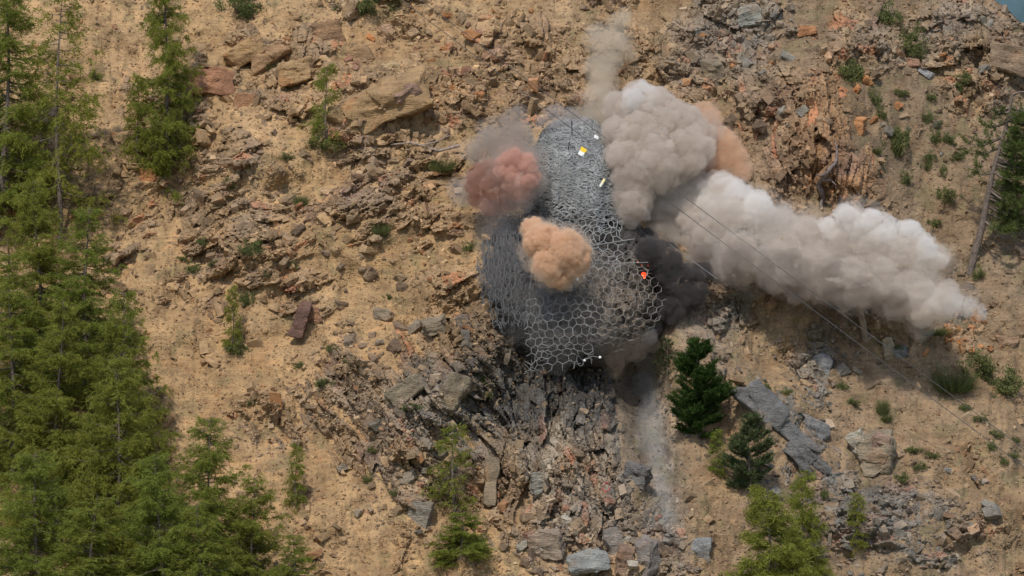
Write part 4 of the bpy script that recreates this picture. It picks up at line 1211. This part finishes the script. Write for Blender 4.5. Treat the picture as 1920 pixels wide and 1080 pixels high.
# ------------------------------------------------------------------ dust and smoke
def worley3(P, seed):
    I = np.floor(P).astype(np.int64)
    f1 = np.full(len(P), 9.0)
    for a in (-1, 0, 1):
        for b in (-1, 0, 1):
            for c in (-1, 0, 1):
                q = I + np.array([a, b, c])
                k = q[:, 1] + 7919 * q[:, 2]
                o = np.stack([_h(q[:, 0], k, seed), _h(q[:, 0], k, seed + 1), _h(q[:, 0], k, seed + 2)], -1)
                d = np.linalg.norm(P - (q + o), axis=1)
                f1 = np.minimum(f1, d)
    return f1


def smoke_mat(name, col, dens, skin=0.06, aniso=0.0, patch=None):
    m, N, L = new_mat(name)
    out = N.new("ShaderNodeOutputMaterial")
    pv = N.new("ShaderNodeVolumePrincipled")
    pv.inputs["Color"].default_value = (*col, 1); pv.inputs["Density"].default_value = dens
    pv.inputs["Anisotropy"].default_value = aniso
    L.new(pv.outputs[0], out.inputs["Volume"])
    geo = N.new("ShaderNodeNewGeometry")
    if patch:
        n = nz(N, patch[0] * 2.2, 4, 0.6)
        mp = N.new("ShaderNodeMapping"); mp.inputs["Rotation"].default_value = (0, R(14), 0); mp.inputs["Scale"].default_value = patch[3]
        L.new(geo.outputs["Position"], mp.inputs[0]); L.new(mp.outputs[0], n.inputs["Vector"])
        m.cycles.volume_step_rate = 0.05
        mr = N.new("ShaderNodeMapRange"); mr.inputs[1].default_value = patch[1]; mr.inputs[2].default_value = patch[2]; mr.inputs[3].default_value = 0.0; mr.inputs[4].default_value = dens
        L.new(n.outputs["Fac"], mr.inputs[0]); L.new(mr.outputs[0], pv.inputs["Density"])
    # a sparse outermost layer of grains that catches the light
    tr = N.new("ShaderNodeBsdfTransparent"); df = N.new("ShaderNodeBsdfDiffuse"); df.inputs[0].default_value = (*col, 1)
    mx = N.new("ShaderNodeMixShader"); mx.inputs[0].default_value = skin
    L.new(tr.outputs[0], mx.inputs[1]); L.new(df.outputs[0], mx.inputs[2]); L.new(mx.outputs[0], out.inputs["Surface"])
    return m


def cloud_mesh(name, blobs, voxel, cell, amp, seed, octv=3, stretch=(1, 1, 1)):
    bm = bmesh.new()
    for (px, py, y, r) in blobs:
        bmesh.ops.create_icosphere(bm, subdivisions=3, radius=r * M_PX, matrix=Matrix.Translation(W(px, py, y)))
    me = bpy.data.meshes.new(name); bm.to_mesh(me); bm.free()
    o = bpy.data.objects.new("tmp", me); COL.objects.link(o)
    md = o.modifiers.new("r", 'REMESH'); md.mode = 'VOXEL'; md.voxel_size = voxel
    sm = o.modifiers.new("s", 'SMOOTH'); sm.iterations = 6
    dg = bpy.context.evaluated_depsgraph_get()
    m2 = bpy.data.meshes.new_from_object(o.evaluated_get(dg))
    bpy.data.objects.remove(o)
    n = len(m2.vertices)
    co = np.empty(n * 3, np.float32); m2.vertices.foreach_get("co", co); co = co.reshape(-1, 3).astype(float)
    nm = np.empty(n * 3, np.float32); m2.vertices.foreach_get("normal", nm); nm = nm.reshape(-1, 3)
    st = np.array(stretch)
    big = 0.5 * fbm(co[:, 0] / (cell * 1.9 * st[0]) + co[:, 1], co[:, 2] / (cell * 1.9 * st[2]) - co[:, 1] * 0.7, seed + 99, 3)
    co += nm * (1.5 * amp * big)[:, None]
    a = amp; c = cell
    for i in range(octv):
        f1 = worley3(co / (c * st) + 0.35 * fbm(co[:, 0] / c, co[:, 2] / c, seed + i, 2)[:, None], seed + i * 7)
        co += nm * (a * (0.75 - 1.35 * f1 ** 1.6))[:, None]
        m2.vertices.foreach_set("co", co.astype(np.float32).ravel()); m2.update()
        m2.vertices.foreach_get("normal", nmv := np.empty(n * 3, np.float32)); nm = nmv.reshape(-1, 3)
        a *= 0.56; c *= 0.46
    m2.polygons.foreach_set("use_smooth", np.full(len(m2.polygons), True))
    m2.name = name
    return m2


def cloud(name, label, blobs, mat, voxel=0.07, cell=0.55, amp=0.22, seed=1, octv=3, stretch=(1, 1, 1), cat="dust cloud", veil=None):
    """billowing core; veil = (material, growth in px, cell, amp): a thinner envelope round it"""
    me = cloud_mesh(name, blobs, voxel, cell, amp, seed, octv, stretch)
    if not veil:
        return tag(link(name, me, mat), label, cat)
    c = W(*blobs[0][:3])
    e = tag(empty(name, c), label, cat)
    o = link("core", me, mat, e); o.location = -c
    for i, (vm, grow, vc, va) in enumerate(veil):
        m2 = cloud_mesh(name, [(x, y, d, r + grow) for (x, y, d, r) in blobs], voxel * 1.3, vc, va, seed + 50 + i * 9, 3, stretch)
        o = link("veil", m2, vm, e); o.location = -c
    return e


SM_ORANGE = smoke_mat("orange_dust", (0.90, 0.675, 0.475), 9.0, 0.05)
V_ORANGE = smoke_mat("orange_dust_veil", (0.89, 0.69, 0.50), 2.2, 0.01)
cloud("dust_puff", "dense light orange dust puff bursting from the net's left front",
      [(1020, 455, -5.0, 28), (1058, 470, -5.2, 32), (1078, 492, -5.1, 22), (1030, 495, -5.2, 26), (1048, 514, -5.0, 20), (1000, 430, -4.6, 15), (1003, 465, -4.9, 16), (1086, 470, -5.0, 15)], SM_ORANGE, 0.036, 0.34, 0.16, 3, 4,
      veil=[(V_ORANGE, 3, 0.26, 0.16), (smoke_mat("orange_dust_wisps", (0.86, 0.70, 0.55), 0.45, 0.003), 8, 0.4, 0.25)])
SM_RED = smoke_mat("red_dust", (0.88, 0.60, 0.49), 6.0, 0.04)
V_RED = smoke_mat("red_dust_veil", (0.66, 0.46, 0.38), 0.7, 0.01)
cloud("dust_puff", "pinkish dust puff with soft lobes at the boulder's upper left shoulder",
      [(958, 300, -1.9, 20), (978, 312, -1.9, 19), (985, 338, -1.9, 18), (975, 358, -1.9, 17), (958, 330, -1.9, 20), (945, 312, -1.8, 14)], SM_RED, 0.05, 0.46, 0.2, 4, 4,
      veil=[(V_RED, 4, 0.34, 0.22), (smoke_mat("red_dust_wisps", (0.58, 0.48, 0.42), 0.4, 0.003), 12, 0.5, 0.3)])
cloud("dust_puff", "dark rust-brown dust puff just left of the pinkish one", [(928, 350, -1.3, 26), (902, 345, -1.1, 22), (925, 374, -1.5, 20), (948, 370, -1.6, 19), (905, 362, -1.2, 18), (940, 340, -1.3, 20), (912, 325, -1.1, 14)],
      smoke_mat("rust_brown_dust", (0.52, 0.30, 0.22), 3.6, 0.02), 0.05, 0.42, 0.26, 44, 4, veil=[(V_RED, 5, 0.34, 0.26)])
SM_GREYL = smoke_mat("grey_brown_smoke", (0.56, 0.49, 0.43), 1.1, 0.01)
V_GREYL = smoke_mat("grey_brown_veil", (0.55, 0.49, 0.44), 0.4, 0.003)
cloud("smoke_cloud", "thin grey-brown smoke rising behind the reddish puff",
      [(930, 272, 0.2, 34), (965, 262, 0.0, 30), (902, 285, 0.4, 22), (950, 244, 0.2, 22), (985, 300, -0.4, 26), (1000, 340, -0.8, 18), (968, 220, 0.3, 12), (962, 228, 0.3, 13), (935, 310, 0.0, 28)], SM_GREYL, 0.065, 0.5, 0.26, 5, 4, cat="smoke cloud",
      veil=[(V_GREYL, 8, 0.5, 0.3)])
SM_DARKL = smoke_mat("dark_soot_smoke", (0.50, 0.47, 0.46), 0.6, 0.01)
cloud("smoke_cloud", "small dark grey smoke wisp left of the reddish puff",
      [(872, 360, -0.4, 22), (888, 345, -0.5, 18), (858, 350, -0.2, 13)], SM_DARKL, 0.06, 0.5, 0.2, 6, 3, cat="smoke cloud", veil=[(SM_DARKL, -6, 0.4, 0.2)])
SM_TAN = smoke_mat("tan_thin_smoke", (0.82, 0.73, 0.60), 0.42, 0.01)
V_TAN = smoke_mat("tan_smoke_veil", (0.82, 0.73, 0.60), 0.35, 0.005)
cloud("smoke_column", "thin tan smoke column rising highest above the boulder",
      [(1128, 195, 4.5, 32), (1125, 150, 5.3, 26), (1120, 128, 5.5, 22), (1132, 85, 6.0, 20), (1122, 70, 6.1, 17), (1160, 80, 6.0, 18), (1172, 92, 6.0, 13), (1162, 45, 6.5, 13), (1168, 30, 6.8, 10), (1115, 220, 4.0, 32), (1085, 215, 4.0, 18), (1148, 62, 6.3, 14), (1142, 115, 5.8, 18)], SM_TAN, 0.08, 0.6, 0.24, 7, 3, cat="smoke cloud",
      veil=[(V_TAN, -7, 0.5, 0.25), (V_TAN, 6, 0.6, 0.3)])
SM_MAIN = smoke_mat("grey_dust", (0.77, 0.685, 0.605), 2.6, 0.02)
V_MAIN = smoke_mat("grey_dust_veil", (0.74, 0.67, 0.60), 0.6, 0.005)
cloud("dust_cloud", "large grey-brown billowing cloud with white top behind the boulder's right",
      [(1195, 205, 2.0, 32), (1225, 220, 1.8, 38), (1165, 200, 2.2, 18), (1250, 250, 1.5, 46), (1210, 270, 1.2, 44), (1280, 245, 1.7, 36), (1180, 300, 0.8, 34), (1230, 310, 0.6, 44), (1285, 290, 1.0, 38), (1160, 260, 1.6, 24), (1190, 340, 0.4, 32), (1178, 385, 0.0, 28), (1318, 248, 1.8, 22)], SM_MAIN, 0.065, 0.75, 0.36, 8, 4,
      veil=[(V_MAIN, 6, 0.55, 0.32)])
main_cloud = bpy.data.objects[-1] if False else [x for x in COL.objects if x.get("label", "").startswith("large grey-brown billowing")][0]
o = link("painted_lit_crest", cloud_mesh("crest", [(1190, 188, 1.4, 17), (1208, 180, 1.5, 16), (1180, 200, 1.4, 13), (1222, 192, 1.4, 15), (1212, 168, 1.6, 10)], 0.055, 0.45, 0.24, 81, 4), smoke_mat("painted_lit_top_dust", (0.95, 0.93, 0.91), 1.8, 0.02), main_cloud); o.location = -main_cloud.location  # sunlit top of the cloud, put into a whiter dust colour
o = link("painted_shade_underside", cloud_mesh("under", [(1175, 335, 0.0, 24), (1195, 375, -0.2, 22), (1235, 335, 0.0, 24), (1280, 318, 0.4, 20), (1195, 310, 0.2, 22)], 0.06, 0.5, 0.28, 82, 4), smoke_mat("painted_shade_dust", (0.56, 0.49, 0.43), 1.0, 0.005), main_cloud); o.location = -main_cloud.location  # shaded belly of the cloud, put into a darker dust colour
SM_ORANGE2 = smoke_mat("soft_orange_dust", (0.89, 0.655, 0.47), 1.8, 0.02)
V_ORANGE2 = smoke_mat("soft_orange_veil", (0.86, 0.66, 0.50), 0.6, 0.005)
cloud("dust_puff", "soft orange dust puff at the upper right of the grey cloud",
      [(1355, 275, 2.3, 30), (1375, 295, 2.2, 24), (1335, 260, 2.5, 20), (1322, 215, 2.8, 18), (1335, 230, 2.7, 14), (1390, 318, 2.0, 16), (1350, 300, 2.0, 24)], SM_ORANGE2, 0.06, 0.5, 0.22, 9, 4,
      veil=[(V_ORANGE2, 4, 0.4, 0.22)])
SM_PLUME = smoke_mat("plume_dust", (0.80, 0.725, 0.655), 3.4, 0.015, patch=(0.55, 0.36, 0.60, (0.45, 1, 1.2)))
V_PLUME = smoke_mat("plume_dust_veil", (0.81, 0.745, 0.68), 0.5, 0.003)
W_PLUME = smoke_mat("painted_lit_dust", (0.95, 0.92, 0.885), 2.0, 0.03)  # paler colour paints sunlight on the plume's upper edges
PL = [(1195, 430, -0.8, 34), (1230, 400, -0.8, 40), (1250, 440, -1.2, 50), (1290, 360, -0.6, 36), (1310, 410, -1.4, 58), (1350, 385, -1.2, 42), (1340, 460, -2.0, 52), (1390, 420, -2.0, 56), (1400, 480, -2.6, 48),
      (1450, 435, -2.6, 46), (1470, 490, -3.0, 50), (1510, 455, -3.0, 42), (1540, 500, -3.5, 50), (1580, 470, -3.5, 46), (1600, 520, -3.9, 46), (1640, 470, -3.9, 46), (1630, 425, -3.7, 18), (1595, 415, -3.5, 15), (1660, 530, -4.3, 42), (1690, 480, -4.3, 42),
      (1720, 530, -4.7, 36), (1745, 490, -4.7, 26), (1765, 562, -5.1, 22), (1795, 572, -5.3, 11), (1730, 575, -4.9, 20)]
def plume_at(x, d): return 2.2 + d * 0.6 - 1.4 * min(1.0, max(0.0, (x - 1320) / 90.0))
PL = [(x, y, plume_at(x, d), r * 0.87 * (1 - 0.14 * S(np.array(float(x)), 1450, 1750))) for (x, y, d, r) in PL]
plume = cloud("dust_plume", "long grey and white dust plume shooting to the right from the boulder", PL, SM_PLUME, 0.075, 0.75, 0.44, 11, 4, (1.7, 1, 0.85),
      veil=[(V_PLUME, 7, 0.6, 0.45), (smoke_mat("plume_haze", (0.82, 0.78, 0.73), 0.2, 0.001), 15, 0.9, 0.55)])
def crest(parent, blobs, sd, mat, cell=0.5, amp=0.3, stretch=(1.5, 1, 0.8)):
    """lobes inside a cloud whose whiter colour stands in for sunlit edges"""
    o = link("painted_lit_crest", cloud_mesh("crest", blobs, 0.06, cell, amp, sd, 4, stretch), mat, parent)
    o.location = -parent.location
    return o
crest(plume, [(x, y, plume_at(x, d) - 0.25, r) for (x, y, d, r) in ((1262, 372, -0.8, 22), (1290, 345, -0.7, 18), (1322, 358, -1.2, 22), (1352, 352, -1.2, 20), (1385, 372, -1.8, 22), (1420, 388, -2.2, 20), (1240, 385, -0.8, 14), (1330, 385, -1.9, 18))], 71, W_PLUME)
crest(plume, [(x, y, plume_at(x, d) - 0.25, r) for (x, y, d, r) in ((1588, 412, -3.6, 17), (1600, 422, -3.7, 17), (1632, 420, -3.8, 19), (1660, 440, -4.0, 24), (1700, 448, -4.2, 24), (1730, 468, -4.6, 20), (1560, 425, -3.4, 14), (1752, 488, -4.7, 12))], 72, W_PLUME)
crest(plume, [(x, y, plume_at(x, d) - 0.1, r) for (x, y, d, r) in ((1720, 548, -4.8, 22), (1752, 555, -5.0, 22), (1785, 566, -5.2, 20), (1815, 576, -5.4, 14), (1838, 584, -5.5, 9), (1690, 552, -4.6, 16))], 73, smoke_mat("painted_lit_tip_dust", (0.93, 0.92, 0.91), 0.8, 0.01), 0.5, 0.22, (1.8, 1, 0.8))  # bright sunlit tip, painted by a paler dust colour
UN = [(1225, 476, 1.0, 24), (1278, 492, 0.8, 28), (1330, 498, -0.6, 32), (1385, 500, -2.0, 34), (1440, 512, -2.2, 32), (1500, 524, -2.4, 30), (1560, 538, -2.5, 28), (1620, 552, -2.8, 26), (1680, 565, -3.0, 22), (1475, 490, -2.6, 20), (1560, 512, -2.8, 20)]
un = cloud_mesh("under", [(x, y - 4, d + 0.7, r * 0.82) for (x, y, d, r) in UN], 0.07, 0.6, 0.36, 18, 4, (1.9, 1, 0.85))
o = link("painted_shade_underside", un, smoke_mat("painted_shade_smoke", (0.46, 0.40, 0.355), 2.0, 0.005), plume); o.location = -plume.location  # darker smoke colour paints the plume's own shade along its bottom
SM_BLACK = smoke_mat("black_smoke", (0.15, 0.135, 0.13), 4.5, 0.01)
V_BLACK = smoke_mat("black_smoke_veil", (0.20, 0.18, 0.17), 1.1, 0.002)
cloud("smoke_cloud", "black smoke hanging under the long plume beside the fire",
      [(1262, 522, -1.6, 32), (1288, 522, -1.5, 20), (1245, 505, -1.9, 28), (1275, 555, -1.7, 26), (1255, 575, -1.9, 22), (1295, 548, -1.5, 18), (1222, 475, -2.4, 18), (1308, 520, -1.3, 12), (1262, 594, -1.8, 9), (1285, 576, -1.6, 10), (1240, 475, -1.6, 20)], SM_BLACK, 0.055, 0.7, 0.34, 13, 4, cat="smoke cloud", veil=[(V_BLACK, 5, 0.4, 0.25)])
SM_SOOT = smoke_mat("soot_haze", (0.36, 0.34, 0.33), 0.22, 0.0001)
cloud("smoke_haze", "dark soot haze drifting over the boulder's left flank",
      [(930, 450, -3.6, 40), (945, 510, -3.8, 46), (985, 560, -4.0, 40), (1000, 610, -4.0, 34), (920, 405, -2.6, 30), (960, 620, -3.6, 26), (955, 400, -2.8, 30)], SM_SOOT, 0.10, 0.7, 0.3, 14, 3, cat="smoke haze")
cloud("smoke_haze", "thin grey dust haze over the lower nets of the boulder",
      [(1050, 560, -4.6, 50), (1040, 640, -4.7, 46), (1110, 600, -5.0, 50), (1085, 430, -3.4, 40), (1120, 520, -4.6, 44)], smoke_mat("grey_net_haze", (0.62, 0.58, 0.54), 0.06, 0.0005), 0.1, 0.7, 0.3, 19, 3, cat="smoke haze")
SM_TOP = smoke_mat("violet_grey_smoke", (0.70, 0.64, 0.62), 0.7, 0.01)
cloud("smoke_cloud", "faint violet-grey smoke along the top rim of the crown net",
      [(1040, 222, 2.6, 20), (1065, 222, 2.6, 20), (1090, 232, 2.6, 14), (1020, 228, 2.4, 14), (1050, 205, 2.8, 12)], SM_TOP, 0.06, 0.4, 0.2, 15, 3, cat="smoke cloud")
SM_GULLY = smoke_mat("pale_dust_fall", (0.72, 0.73, 0.74), 0.42, 0.002)
cloud("dust_fall", "pale grey dust streaming down the gully below the bulging net",
      [(1216 + 1.5 * math.sin(i * 2.1), 640 + i * 17, float(ground(1214, 640 + i * 17)) - 0.35, 19 + 5 * math.sin(i * 1.7)) for i in range(13)] + [(1214, 628, -3.0, 13)] + [(1220 + i * 7, 860 + i * 22, float(ground(1220 + i * 7, 860 + i * 22)) - 0.15, 15) for i in range(6)], SM_GULLY, 0.08, 0.5, 0.25, 16, 3, (0.7, 0.7, 3), cat="dust fall")
cloud("dust_cloud", "brown dust spilling from under the bulging net",
      [(1130, 650, -3.8, 20), (1160, 660, -3.9, 22), (1190, 652, -3.8, 22), (1215, 640, -3.5, 17), (1150, 690, -3.3, 16)], smoke_mat("brown_dust", (0.42, 0.33, 0.26), 0.4, 0.005), 0.06, 0.45, 0.2, 17, 3)
